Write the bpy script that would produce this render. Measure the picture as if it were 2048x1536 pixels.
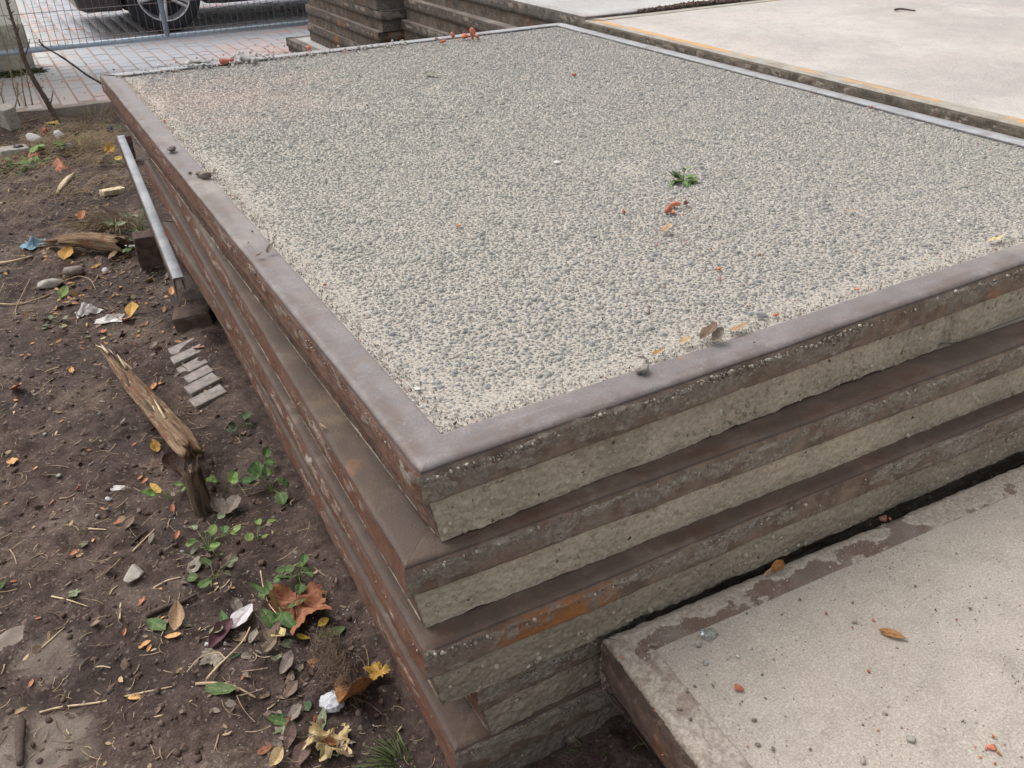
import bpy, bmesh, math
import numpy as np
from mathutils import Matrix, Vector

for _o in list(bpy.data.objects):
    bpy.data.objects.remove(_o)
scene = bpy.context.scene
COL = scene.collection
rng = np.random.default_rng(11)
R = math.radians

# ------------------------------------------------------------------ camera
F_PX = 1726.364
CAM = np.array([-0.361, -0.893, 1.445])
YAW, PITCH, ROLL = R(29.687), R(-31.564), R(-0.853)
_f = np.array([math.sin(YAW)*math.cos(PITCH), math.cos(YAW)*math.cos(PITCH), math.sin(PITCH)])
_r0 = np.array([math.cos(YAW), -math.sin(YAW), 0.0])
_u0 = np.cross(_r0, _f)
_r = math.cos(ROLL)*_r0 + math.sin(ROLL)*_u0
_u = -math.sin(ROLL)*_r0 + math.cos(ROLL)*_u0
cam = bpy.data.cameras.new('camera')
cam.sensor_width = 36.0
cam.lens = 36.0*F_PX/2048.0
cam.clip_start = 0.02
cam.clip_end = 2000
cam.dof.use_dof = True
cam.dof.focus_distance = 1.9
cam.dof.aperture_fstop = 20.0
camo = bpy.data.objects.new('camera', cam)
camo.matrix_world = Matrix(((_r[0], _u[0], -_f[0], CAM[0]), (_r[1], _u[1], -_f[1], CAM[1]),
                            (_r[2], _u[2], -_f[2], CAM[2]), (0, 0, 0, 1)))
COL.objects.link(camo)
scene.camera = camo

# ------------------------------------------------------------------ sky and sun (overcast)
SUN_EL, SUN_AZ = R(55), R(330)          # azimuth measured from +Y towards +X
world = bpy.data.worlds.new('World')
scene.world = world
world.use_nodes = True
wn = world.node_tree
wn.nodes.clear()
sky = wn.nodes.new('ShaderNodeTexSky')
sky.sky_type = 'NISHITA'
sky.sun_disc = False
sky.sun_elevation = SUN_EL
sky.sun_rotation = SUN_AZ
sky.air_density = 1.0
sky.dust_density = 4.0
sky.ozone_density = 1.0
hs = wn.nodes.new('ShaderNodeHueSaturation')
hs.inputs['Saturation'].default_value = 0.16
bg = wn.nodes.new('ShaderNodeBackground')
bg.inputs['Strength'].default_value = 0.15
wo = wn.nodes.new('ShaderNodeOutputWorld')
wn.links.new(sky.outputs[0], hs.inputs['Color'])
wn.links.new(hs.outputs[0], bg.inputs[0])
wn.links.new(bg.outputs[0], wo.inputs[0])
sun = bpy.data.lights.new('sun', 'SUN')
sun.energy = 0.75
sun.angle = R(45)
sun.color = (1.0, 0.985, 0.965)
suno = bpy.data.objects.new('sun', sun)
_sd = Vector((math.sin(SUN_AZ)*math.cos(SUN_EL), math.cos(SUN_AZ)*math.cos(SUN_EL), math.sin(SUN_EL)))
suno.rotation_euler = _sd.to_track_quat('Z', 'Y').to_euler()
COL.objects.link(suno)
vs = scene.view_settings
vs.view_transform = 'Standard'
vs.look = 'None'
vs.exposure = 0.82
vs.gamma = 1.0
vs.use_curve_mapping = False

# ------------------------------------------------------------------ numeric helpers
def sstep(a, b, x):
    t = np.clip((np.asarray(x, float)-a)/(b-a), 0, 1)
    return t*t*(3-2*t)

_NT = np.random.default_rng(5).uniform(-1, 1, (64, 64, 64)).astype(np.float32).ravel()

def vnoise(x, y, z=0.0):
    x, y, z = np.broadcast_arrays(np.asarray(x, np.float32), np.asarray(y, np.float32), np.asarray(z, np.float32))
    fx, fy, fz = np.floor(x), np.floor(y), np.floor(z)
    tx, ty, tz = x-fx, y-fy, z-fz
    tx, ty, tz = tx*tx*(3-2*tx), ty*ty*(3-2*ty), tz*tz*(3-2*tz)
    ix, iy, iz = fx.astype(np.int32) & 63, fy.astype(np.int32) & 63, fz.astype(np.int32) & 63
    X = (ix << 12, ((ix+1) & 63) << 12); Y = (iy << 6, ((iy+1) & 63) << 6); Z = (iz, (iz+1) & 63)
    def zl(a, b):
        k = X[a]+Y[b]
        p = _NT[k+Z[0]]
        return p+(_NT[k+Z[1]]-p)*tz
    a0, a1 = zl(0, 0), zl(1, 0)
    b0, b1 = zl(0, 1), zl(1, 1)
    a0 = a0+(a1-a0)*tx
    b0 = b0+(b1-b0)*tx
    return (a0+(b0-a0)*ty).astype(np.float64)

def fbm(x, y, z=0.0, o=4, g=0.5):
    a, s, t = 1.0, 0, 0
    x, y, z = np.asarray(x, float), np.asarray(y, float), np.asarray(z, float)
    for i in range(o):
        s = s+a*vnoise(x+17.3*i, y-9.1*i, z+5.7*i)
        t += a
        a *= g
        x, y, z = x*2.03, y*2.03, z*2.03
    return s/t

def proj(P):
    d = np.atleast_2d(P)-CAM
    w = d@_f
    return 1024+F_PX*(d@_r)/w, 768-F_PX*(d@_u)/w, w

def ray(u, v):
    return _f+_r*(u-1024)/F_PX-_u*(v-768)/F_PX

def at(u, v, val, axis=2):
    d = ray(u, v)
    return CAM+d*((val-CAM[axis])/d[axis])

# ------------------------------------------------------------------ mesh helpers
def link(o, parent=None):
    COL.objects.link(o)
    if parent is not None:
        o.parent = parent
    return o

def mesh_np(name, V, quads=None, tris=None, smooth=True, attrs=None, mat=None):
    V = np.asarray(V, np.float32).reshape(-1, 3)
    me = bpy.data.meshes.new(name)
    q = np.zeros((0, 4), np.int32) if quads is None else np.asarray(quads, np.int32).reshape(-1, 4)
    t = np.zeros((0, 3), np.int32) if tris is None else np.asarray(tris, np.int32).reshape(-1, 3)
    me.vertices.add(len(V))
    me.vertices.foreach_set('co', V.ravel())
    me.loops.add(q.size+t.size)
    me.loops.foreach_set('vertex_index', np.concatenate([q.ravel(), t.ravel()]))
    me.polygons.add(len(q)+len(t))
    me.polygons.foreach_set('loop_start', np.concatenate([np.arange(len(q))*4, q.size+np.arange(len(t))*3]).astype(np.int32))
    me.polygons.foreach_set('loop_total', np.concatenate([np.full(len(q), 4), np.full(len(t), 3)]).astype(np.int32))
    me.update(calc_edges=True)
    me.validate()
    if smooth:
        me.polygons.foreach_set('use_smooth', np.ones(len(q)+len(t), bool))
    for k, a in (attrs or {}).items():
        at_ = me.attributes.new(k, 'FLOAT', 'POINT')
        at_.data.foreach_set('value', np.asarray(a, np.float32).ravel())
    if mat:
        me.materials.append(mat)
    return me

def obj(name, me, parent=None, loc=None, rot=None):
    o = bpy.data.objects.new(name, me)
    if loc is not None:
        o.location = loc
    if rot is not None:
        o.rotation_euler = rot
    return link(o, parent)

def empty(name, loc=(0, 0, 0), rz=0.0):
    o = bpy.data.objects.new(name, None)
    o.empty_display_size = 0.05
    o.location = loc
    o.rotation_euler = (0, 0, rz)
    return link(o)

def tag(o, label=None, cat=None, group=None, kind=None):
    if label: o['label'] = label
    if cat: o['category'] = cat
    if group: o['group'] = group
    if kind: o['kind'] = kind
    return o

_ico = {}
def ico(sub):
    if sub not in _ico:
        bm = bmesh.new(); bmesh.ops.create_icosphere(bm, subdivisions=sub, radius=1.0)
        bm.verts.ensure_lookup_table()
        _ico[sub] = (np.array([v.co[:] for v in bm.verts]), np.array([[v.index for v in f.verts] for f in bm.faces])); bm.free()
    return _ico[sub]

def gridq(nu, nv, off=0):
    i, j = np.meshgrid(np.arange(nu-1), np.arange(nv-1), indexing='ij')
    a = i*nv+j
    return np.stack([a, a+nv, a+nv+1, a+1], -1).reshape(-1, 4)+off

class MB:
    """collects quads and triangles for one mesh"""
    def __init__(s): s.V, s.Q, s.T, s.n = [], [], [], 0
    def add(s, V, Q=None, T=None):
        V = np.asarray(V, float).reshape(-1, 3)
        if Q is not None and len(Q): s.Q.append(np.asarray(Q).reshape(-1, 4)+s.n)
        if T is not None and len(T): s.T.append(np.asarray(T).reshape(-1, 3)+s.n)
        s.V.append(V); s.n += len(V)
    def box(s, x0, x1, y0, y1, z0, z1):
        V = [(x, y, z) for x in (x0, x1) for y in (y0, y1) for z in (z0, z1)]
        s.add(V, [(0, 1, 3, 2), (4, 6, 7, 5), (0, 4, 5, 1), (2, 3, 7, 6), (0, 2, 6, 4), (1, 5, 7, 3)])
    def tube(s, P, rad, n=8, cap=True, jit=0.0):
        P = np.asarray(P, float); m = len(P)
        rad = np.broadcast_to(np.asarray(rad, float), (m,))
        T = np.gradient(P, axis=0); T /= np.linalg.norm(T, axis=1)[:, None]+1e-12
        a = np.array([0, 0, 1.0]) if abs(T[0][2]) < .9 else np.array([1.0, 0, 0])
        rings = []
        for i in range(m):
            b = np.cross(T[i], a); b /= np.linalg.norm(b)+1e-12
            a = np.cross(b, T[i])
            th = np.arange(n)*2*math.pi/n
            rr = rad[i]*(1+jit*rng.uniform(-1, 1, n))
            rings.append(P[i]+np.outer(np.cos(th)*rr, a)+np.outer(np.sin(th)*rr, b))
        V = np.concatenate(rings)
        Q = []
        for i in range(m-1):
            for k in range(n):
                Q.append((i*n+k, i*n+(k+1) % n, (i+1)*n+(k+1) % n, (i+1)*n+k))
        Tr = []
        if cap:
            V = np.concatenate([V, P[:1], P[-1:]])
            for k in range(n):
                Tr.append((m*n, (k+1) % n, k)); Tr.append((m*n+1, (m-1)*n+k, (m-1)*n+(k+1) % n))
        s.add(V, Q, Tr)
    def mesh(s, name, mat, smooth=False, attrs=None):
        return mesh_np(name, np.concatenate(s.V), np.concatenate(s.Q) if s.Q else None,
                       np.concatenate(s.T) if s.T else None, smooth, attrs, mat)
    def build(s, name, mat, parent=None, smooth=False, loc=None, rot=None):
        return obj(name, s.mesh(name, mat, smooth), parent, loc, rot)

def bevelled_box(name, sx, sy, sz, b, mat, seg=1, z0=0.0):
    bm = bmesh.new()
    bmesh.ops.create_cube(bm, size=1)
    bmesh.ops.scale(bm, vec=(sx, sy, sz), verts=bm.verts)
    bmesh.ops.translate(bm, vec=(0, 0, sz/2+z0), verts=bm.verts)
    if b > 0:
        bmesh.ops.bevel(bm, geom=bm.edges[:], offset=b, segments=seg, affect='EDGES', profile=0.5)
    me = bpy.data.meshes.new(name)
    bm.to_mesh(me); bm.free()
    me.materials.append(mat)
    return me

# ------------------------------------------------------------------ material helper
class Mat:
    def __init__(s, name):
        s.m = bpy.data.materials.new(name); s.m.use_nodes = True
        s.t = s.m.node_tree; s.t.nodes.clear()
        s.out = s.t.nodes.new('ShaderNodeOutputMaterial')
        s.p = s.t.nodes.new('ShaderNodeBsdfPrincipled')
        s.t.links.new(s.p.outputs[0], s.out.inputs[0])
        s._pos = None
    def put(s, sock, v):
        if isinstance(v, bpy.types.NodeSocket): s.t.links.new(v, sock)
        elif isinstance(v, (tuple, list)): sock.default_value = (*v, 1.0) if len(v) == 3 and sock.type == 'RGBA' else v
        else: sock.default_value = v
    def pos(s):
        if s._pos is None:
            s._pos = s.t.nodes.new('ShaderNodeNewGeometry').outputs['Position']
        return s._pos
    def tex(s, kind='Object'):
        return s.t.nodes.new('ShaderNodeTexCoord').outputs[kind]
    def scaled(s, v, sc):
        n = s.t.nodes.new('ShaderNodeMapping'); s.put(n.inputs['Vector'], v); n.inputs['Scale'].default_value = sc
        return n.outputs[0]
    def noise(s, scale, detail=4, rough=.6, dist=0, vec=None):
        n = s.t.nodes.new('ShaderNodeTexNoise'); s.put(n.inputs['Vector'], vec or s.pos())
        n.inputs['Scale'].default_value = scale; n.inputs['Detail'].default_value = detail
        n.inputs['Roughness'].default_value = rough; n.inputs['Distortion'].default_value = dist
        return n.outputs['Fac']
    def voro(s, scale, feat='F1', out='Distance', vec=None):
        n = s.t.nodes.new('ShaderNodeTexVoronoi'); n.feature = feat; s.put(n.inputs['Vector'], vec or s.pos())
        n.inputs['Scale'].default_value = scale
        return n.outputs[out]
    def ramp(s, f, a, b, c0=0.0, c1=1.0):
        n = s.t.nodes.new('ShaderNodeMapRange'); n.interpolation_type = 'SMOOTHSTEP'
        s.put(n.inputs['Value'], f); n.inputs['From Min'].default_value = a; n.inputs['From Max'].default_value = b
        n.inputs['To Min'].default_value = c0; n.inputs['To Max'].default_value = c1
        return n.outputs[0]
    def cramp(s, f, stops, interp='LINEAR'):
        n = s.t.nodes.new('ShaderNodeValToRGB'); s.put(n.inputs[0], f); e = n.color_ramp.elements
        n.color_ramp.interpolation = interp
        while len(e) < len(stops): e.new(0.5)
        for k, (p, c) in enumerate(stops):
            e[k].position = p; e[k].color = (*c, 1)
        return n.outputs[0]
    def mix(s, f, a, b, blend='MIX'):
        n = s.t.nodes.new('ShaderNodeMix'); n.data_type = 'RGBA'; n.blend_type = blend
        s.put(n.inputs[0], f); s.put(n.inputs[6], a); s.put(n.inputs[7], b)
        return n.outputs[2]
    def math(s, op, a, b=0.0):
        n = s.t.nodes.new('ShaderNodeMath'); n.operation = op; s.put(n.inputs[0], a); s.put(n.inputs[1], b)
        return n.outputs[0]
    def attr(s, name):
        n = s.t.nodes.new('ShaderNodeAttribute'); n.attribute_name = name
        return n.outputs['Fac']
    def island(s):
        return s.t.nodes.new('ShaderNodeNewGeometry').outputs['Random Per Island']
    def orand(s):
        return s.t.nodes.new('ShaderNodeObjectInfo').outputs['Random']
    def xyz(s, v=None):
        n = s.t.nodes.new('ShaderNodeSeparateXYZ'); s.put(n.inputs[0], v or s.pos())
        return n.outputs
    def hsv(s, c, h=.5, sat=1.0, val=1.0):
        n = s.t.nodes.new('ShaderNodeHueSaturation'); s.put(n.inputs['Color'], c)
        s.put(n.inputs['Hue'], h); s.put(n.inputs['Saturation'], sat); s.put(n.inputs['Value'], val)
        return n.outputs[0]
    def spot(s, x, y, r0, r1):
        """1 inside a round patch about a place on the ground, ragged by noise"""
        n = s.t.nodes.new('ShaderNodeVectorMath'); n.operation = 'DISTANCE'
        c = s.t.nodes.new('ShaderNodeCombineXYZ'); o = s.xyz()
        s.put(c.inputs[0], o[0]); s.put(c.inputs[1], o[1])
        s.put(n.inputs[0], c.outputs[0]); n.inputs[1].default_value = (x, y, 0)
        d = s.math('ADD', n.outputs['Value'], s.math('MULTIPLY', s.math('SUBTRACT', s.noise(max(9, 1.2/r1), 6, .68), .5), (r1-r0)*3.2))
        return s.ramp(d, r0, r1, 1.0, 0.0)
    def bump(s, h, strength=.5, dist=.002, chain=None):
        n = s.t.nodes.new('ShaderNodeBump'); s.put(n.inputs['Height'], h)
        n.inputs['Strength'].default_value = strength; n.inputs['Distance'].default_value = dist
        if chain is not None: s.put(n.inputs['Normal'], chain)
        return n.outputs[0]
    def done(s, col, rough=.9, normal=None, spec=.3, metal=0.0):
        s.put(s.p.inputs['Base Color'], col); s.put(s.p.inputs['Roughness'], rough)
        s.p.inputs['Specular IOR Level'].default_value = spec; s.put(s.p.inputs['Metallic'], metal)
        if normal is not None: s.put(s.p.inputs['Normal'], normal)
        return s.m

MT = {}

def steel_mat(name, top_c, side_c, rough_top=.55, rustline=0.0, dusty=0.3, mortar=False, patch=False, red=0.0):
    m = Mat(name)
    side, crust, warm = m.attr('side'), m.attr('crust'), m.attr('warm')
    big, mid, fine = m.noise(3.2, 5), m.noise(19, 6, .65), m.noise(140, 4, .7)
    top = m.mix(m.ramp(mid, .35, .68), tuple(c*.86 for c in top_c), tuple(c*1.15 for c in top_c))
    top = m.mix(m.math('MULTIPLY', m.ramp(m.noise(5.5, 8, .75), .50, .66), .6), top, (.21, .145, .115))
    top = m.mix(m.math('MULTIPLY', m.ramp(m.noise(60, 6, .7, .6), .58, .68), .45), top, (.33, .17, .09))
    top = m.mix(m.ramp(m.noise(260, 5, .8), .36, .66, .42, 0), top, (.085, .066, .062))
    top = m.mix(m.math('MULTIPLY', m.ramp(m.noise(2.3, 6, .6), .52, .7), dusty), top, (.42, .36, .295))
    scr = m.noise(6, 3, .5, 2.5, m.scaled(m.pos(), (1, 9, 1)))
    top = m.mix(m.math('MULTIPLY', m.ramp(scr, .62, .66), .05), top, (.55, .52, .5))
    top = m.mix(m.math('MULTIPLY', m.ramp(m.attr('rim'), 0, 1, .75, 0), m.ramp(m.noise(11, 7, .72), .36, .62)), top, tuple(c*f for c, f in zip(top_c, (.62, .50, .44))))
    top = m.mix(m.ramp(m.noise(45, 7, .8, .3), .57, .66, 0, .4), top, tuple(c*1.5 for c in top_c))
    s1 = m.mix(m.ramp(mid, .32, .7), tuple(c*.62 for c in side_c), tuple(c*1.3 for c in side_c))
    streak = m.noise(9, 5, .65, 1.0, m.scaled(m.pos(), (5, 5, 1.0)))
    s1 = m.mix(m.math('MULTIPLY', m.ramp(streak, .52, .68), .45), s1, (.19, .092, .055))
    s1 = m.mix(m.math('MULTIPLY', m.ramp(m.noise(2.6, 4, .6), .60, .70), .75), s1, (.33, .125, .04))
    s1 = m.mix(m.math('MULTIPLY', m.ramp(m.noise(50, 5, .7), .54, .66), .5), s1, (.30, .25, .215))
    s1 = m.mix(m.ramp(fine, .62, .70, 0, .4), s1, (.06, .045, .038))
    if red: s1 = m.mix(m.math('MULTIPLY', warm, m.ramp(m.noise(6, 5, .65), .30, .60, red*.55, red)), s1, m.mix(m.noise(17, 5, .65), (.075, .035, .025), (.215, .088, .048)))
    if patch:
        o_ = m.xyz()
        up = m.ramp(o_[2], .565, .575)
        pm = m.math('MULTIPLY', m.ramp(m.math('ABSOLUTE', m.math('SUBTRACT', o_[0], .20)), .07, .13, 1, 0), m.ramp(m.math('ABSOLUTE', m.math('SUBTRACT', o_[2], .385)), .012, .040, 1, 0))
        pm = m.math('MULTIPLY', pm, m.ramp(m.noise(24, 6, .7), .36, .54))
        s1 = m.mix(pm, s1, m.mix(m.noise(60, 4), (.22, .085, .03), (.42, .175, .06)))
        top = m.mix(m.math('MULTIPLY', m.math('MULTIPLY', m.spot(-.02, .25, .004, .03), .6), up), top, (.42, .17, .05))
        top = m.mix(m.math('MULTIPLY', m.math('MULTIPLY', m.spot(.0, .42, .03, .14), .45), up), top, (.36, .27, .16))
    cr = m.mix(m.ramp(m.noise(120, 6, .75), .38, .66), (.165, .138, .111), (.34, .295, .24))
    cr = m.mix(m.ramp(mid, .42, .6, 0, .5), cr, (.16, .125, .10))
    cr = m.mix(m.ramp(crust, .98, 1.25, 0, .85), cr, m.mix(m.noise(150, 4, .7), (.22, .192, .162), (.38, .34, .295)))
    if mortar: cr = m.mix(m.ramp(m.noise(140, 6, .75), .36, .64), (.25, .212, .172), (.43, .378, .315))
    cr = m.mix(m.math('MULTIPLY', m.ramp(mid, .45, .6), m.math('MULTIPLY', warm, .6)), cr, (.17, .115, .095))
    if red: s1 = m.mix(m.math('MULTIPLY', warm, m.ramp(m.noise(33, 6, .75), .45, .66, .05, .55)), s1, (.055, .036, .030))
    if patch: top = m.mix(m.math('MULTIPLY', warm, m.ramp(m.noise(7, 7, .72), .34, .60, .92, .25)), top, m.mix(m.noise(60, 5, .75), (.055, .041, .034), (.115, .085, .068)))
    if patch: top = m.mix(m.ramp(m.noise(4.5, 7, .74), .40, .58, .6, 0), top, (.085, .066, .056))
    c = m.mix(side, top, s1)
    edge = m.ramp(m.math('ABSOLUTE', m.math('SUBTRACT', side, .45)), .0, .42, .75, 0)
    c = m.mix(m.math('MULTIPLY', edge, m.ramp(m.noise(14, 5), .25, .5)), c, (.045, .036, .037))  # shade of the rounded edge painted in as a near-black band
    c = m.mix(m.ramp(m.math('ADD', m.math('ADD', crust, m.math('MULTIPLY', m.math('SUBTRACT', fine, .5), 1.3 if mortar else .7)), m.math('MULTIPLY', m.math('SUBTRACT', m.noise(38, 6, .75), .5), 1.2 if mortar else .3)), .30 if mortar else .38, .62 if mortar else .55), c, cr)
    if patch: c = m.mix(m.math('MULTIPLY', m.math('MULTIPLY', pm, m.ramp(side, .5, .9)), .85), c, m.mix(m.noise(60, 4), (.21, .08, .03), (.40, .165, .055)))
    if rustline:
        c = m.mix(m.math('MULTIPLY', m.attr('rim'), m.ramp(m.noise(2.1, 5, .7), .47, .57, .06, .95)), c, m.mix(m.noise(30, 4), (.46, .20, .04), (.58, .33, .10)))
    h = m.math('ADD', m.math('MULTIPLY', m.noise(220, 5, .7), m.ramp(side, 0, 1, .9 if patch or mortar else .22, 1.0)), m.math('MULTIPLY', mid, m.ramp(side, 0, 1, 1.1 if patch or mortar else .35, 1.2)))
    rg = m.math('MAXIMUM', m.ramp(side, 0, .8, rough_top, .88), m.ramp(crust, .3, .6, rough_top, .95))
    rg = m.math('ADD', rg, m.math('MULTIPLY', m.math('SUBTRACT', mid, .5), .3))
    return m.done(c, rg, m.bump(h, .8, .0032), .3)

def concrete_side_mat(name, col, brown=(.115, .078, .062)):
    m = Mat(name)
    warm = m.attr('warm')
    mid, fine = m.noise(16, 6, .65), m.noise(120, 5, .72)
    c = m.mix(m.ramp(m.noise(5, 6, .6), .3, .7), tuple(x*.80 for x in col), tuple(x*1.14 for x in col))
    c = m.mix(m.ramp(fine, .36, .64), m.hsv(c, .5, 1.05, .84), m.hsv(c, .5, .95, 1.13))
    v = m.voro(95, 'F1', 'Color')
    c = m.mix(m.math('MULTIPLY', m.ramp(m.xyz(v)[0], .90, .93), .28), c, (.42, .37, .29))
    c = m.mix(m.math('MULTIPLY', m.ramp(m.noise(4, 6, .65), .58, .68), .5), c, (.16, .115, .09))
    c = m.mix(m.ramp(m.noise(70, 3, .6), .665, .70), c, (.06, .05, .04))
    b = m.mix(m.ramp(mid, .3, .7), tuple(x*.6 for x in brown), tuple(x*1.45 for x in brown))
    b = m.mix(m.math('MULTIPLY', m.ramp(m.noise(7, 5, .65, 1., m.scaled(m.pos(), (3, 3, 1))), .52, .66), .6), b, (.21, .085, .042))
    b = m.mix(m.ramp(fine, .56, .7, 0, .5), b, (.27, .22, .185))
    c = m.mix(warm, c, b)
    h = m.math('ADD', m.math('MULTIPLY', m.noise(130, 6, .72), .55), m.math('MULTIPLY', m.voro(85), -.9))
    h = m.math('ADD', h, m.math('MULTIPLY', m.noise(30, 4, .6), .9))
    return m.done(c, .95, m.bump(h, .8, .005), .2)

def concrete_top_mat(name, col, pink=(.40, .32, .28), amount=.3, peb=0.0):
    m = Mat(name)
    big, mid, fine = m.noise(1.6, 6, .62), m.noise(14, 6, .7), m.noise(260, 4, .75)
    c = m.mix(m.ramp(big, .3, .7), tuple(x*.82 for x in col), tuple(x*1.14 for x in col))
    c = m.mix(m.ramp(mid, .40, .7, 0, .45), c, tuple(x*.75 for x in col))
    c = m.mix(m.math('MULTIPLY', m.ramp(m.noise(3.7, 7, .72, .4), .56, .66), .35), c, tuple(x*.62 for x in col))
    c = m.mix(m.math('MULTIPLY', m.ramp(m.noise(2.7, 5, .6), .48, .68), amount), c, pink)
    c = m.mix(m.ramp(fine, .36, .64), m.hsv(c, .5, 1.0, .80), m.hsv(c, .5, .9, 1.16))
    c = m.mix(m.ramp(m.noise(75, 2, .5), .72, .75), c, (.10, .09, .08))
    v = m.voro(330, 'F1', 'Color')
    c = m.mix(m.math('MULTIPLY', m.ramp(m.xyz(v)[1], .93, .95), .28), c, (.58, .54, .47))
    h = m.math('ADD', fine, m.math('MULTIPLY', mid, .6))
    return m.done(c, .95, m.bump(h, .5, .002), .2)

MT['steel'] = steel_mat('steel_polished', (.190, .170, .163), (.19, .142, .108), red=.85)
MT['steel_brown'] = steel_mat('steel_brown', (.152, .108, .080), (.19, .138, .104), .75, dusty=.6, patch=True, red=1.0)
MT['steel_mortar'] = steel_mat('steel_mortar', (.235, .188, .156), (.125, .084, .066), .85, dusty=.75, mortar=True)
MT['steel_rustline'] = steel_mat('steel_rustline', (.36, .34, .29), (.115, .098, .075), .6, rustline=1.0, dusty=.5)
MT['steel_weathered'] = steel_mat('steel_weathered', (.16, .14, .12), (.088, .074, .062), .8, dusty=.4)
MT['steel_strip'] = steel_mat('steel_strip', (.34, .347, .36), (.12, .11, .10), .5, dusty=.2)  # far bars: glare of the sky painted in as a lighter blue-grey steel
MT['steel_grey'] = steel_mat('steel_grey', (.40, .39, .37), (.11, .10, .088), .55, dusty=.5)
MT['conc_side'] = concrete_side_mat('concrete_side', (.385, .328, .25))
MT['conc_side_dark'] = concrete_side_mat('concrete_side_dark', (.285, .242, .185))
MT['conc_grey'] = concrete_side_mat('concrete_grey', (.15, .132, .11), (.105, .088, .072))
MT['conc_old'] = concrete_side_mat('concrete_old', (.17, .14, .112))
MT['conc_top_pale'] = concrete_top_mat('concrete_top_pale', (.415, .38, .345), (.44, .365, .33), .45)
MT['conc_top_dusty'] = concrete_top_mat('concrete_top_dusty', (.352, .308, .258), (.37, .30, .26), .35)
MT['conc_top_grey'] = concrete_top_mat('concrete_top_grey', (.41, .40, .38), (.42, .39, .37))

m = Mat('side_stones')
MT['agg_side'] = m.done(m.mix(m.ramp(m.noise(120, 5, .7), .35, .65, 0, .45), m.cramp(m.island(), [(0, (.24, .205, .155)), (.4, (.32, .275, .21)), (.8, (.385, .335, .262)), (.95, (.45, .40, .325)), (1, (.5, .47, .41))]), (.30, .257, .196)), .92, m.bump(m.noise(300, 4), .5, .001), .25)

m = Mat('mortar_lip')
MT['lip'] = m.done(m.cramp(m.island(), [(0, (.11, .09, .074)), (.5, (.23, .196, .162)), (.85, (.33, .29, .245)), (.98, (.43, .385, .33))]), .95)

m = Mat('mortar_bed')
fine = m.noise(230, 5, .75)
c = m.mix(m.ramp(fine, .35, .65), (.25, .225, .195), (.50, .45, .385))
c = m.mix(m.ramp(m.noise(60, 3), .64, .70, 0, .8), c, (.12, .105, .09))
c = m.mix(m.math('MULTIPLY', m.spot(.25, 2.5, .1, .6), .35), c, (.52, .38, .31))
MT['mortar'] = m.done(c, .95, m.bump(fine, .8, .003), .15)

m = Mat('pebbles')
isl = m.island()
c = m.cramp(isl, [(0, (0.187, 0.183, 0.175)), (.15, (0.234, 0.224, 0.207)), (.30, (0.207, 0.206, 0.203)), (.45, (0.266, 0.246, 0.222)), (.58, (0.172, 0.172, 0.173)), (.68, (0.288, 0.266, 0.237)),
                  (.78, (0.226, 0.228, 0.222)), (.87, (0.367, 0.338, 0.304)), (.925, (0.132, 0.136, 0.140)), (.96, (0.242, 0.191, 0.170)), (.985, (0.468, 0.443, 0.410))], 'CONSTANT')
c = m.mix(m.ramp(m.noise(1.5, 4, .6), .45, .68, 0, .14), c, (.36, .335, .30))
c = m.mix(m.math('MULTIPLY', m.ramp(m.noise(.9, 4, .5), .45, .6), .12), c, (.28, .30, .20))
c = m.mix(m.math('MULTIPLY', m.spot(.30, 2.35, .05, .55), .25), c, (.50, .36, .30))
c = m.mix(m.ramp(m.noise(330, 3, .7), .45, .72, 0, .3), c, (.39, .36, .315))
MT['pebble'] = m.done(c, .8, m.bump(m.noise(420, 4), .3, .001), .35)

PALE = at(20, 1480, 0.0); 
m = Mat('soil')
big, mid, fine = m.noise(2.2, 6, .62), m.noise(22, 6, .7), m.noise(170, 5, .75)
c = m.mix(m.ramp(big, .35, .65), (.052, .032, .026), (.104, .068, .054))
c = m.mix(m.ramp(mid, .36, .66), m.hsv(c, .5, 1.05, .62), m.hsv(c, .5, .95, 1.32))
dry = m.math('MULTIPLY', m.ramp(m.noise(3.1, 6, .68), .50, .64), .7)
c = m.mix(dry, c, (.155, .112, .086))
c = m.mix(m.ramp(fine, .40, .66), m.hsv(c, .5, 1, .68), m.hsv(c, .5, .92, 1.3))
c = m.mix(m.ramp(m.xyz(m.voro(160, 'F1', 'Color'))[0], .955, .965, 0, .45), c, (.26, .21, .165))
c = m.mix(m.math('MULTIPLY', m.spot(-.635, .475, .06, .11), .6), c, (.27, .225, .18))
c = m.mix(m.math('MULTIPLY', m.spot(-.60, .72, .04, .08), .5), c, (.26, .21, .17))
h = m.math('ADD', m.noise(60, 6, .75), m.math('MULTIPLY', m.noise(220, 4, .7), .5))
MT['soil'] = m.done(c, m.ramp(big, .4, .6, .80, .95), m.bump(h, .9, .008), .3)

m = Mat('soil_crumb')
isl = m.island()
MT['crumb'] = m.done(m.cramp(isl, [(0, (.05, .032, .026)), (.5, (.085, .058, .046)), (.88, (.11, .078, .062)), (.99, (.15, .11, .088)), (1, (.28, .24, .19))]), .95, m.bump(m.noise(300, 4), .5, .001), .2)

m = Mat('far_ground')
c = m.mix(m.ramp(m.noise(.6, 6), .35, .65), (.11, .095, .08), (.17, .15, .125))
MT['far_ground'] = m.done(c, .95, m.bump(m.noise(20, 5), .5, .02))

m = Mat('joint_sand')
c = m.mix(m.noise(70, 5), (.34, .225, .19), (.42, .30, .26))
c = m.mix(m.ramp(m.noise(1.1, 4), .40, .62), c, (.46, .36, .29))
MT['joint'] = m.done(c, .95, m.bump(m.noise(160, 4), .5, .003))

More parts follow.
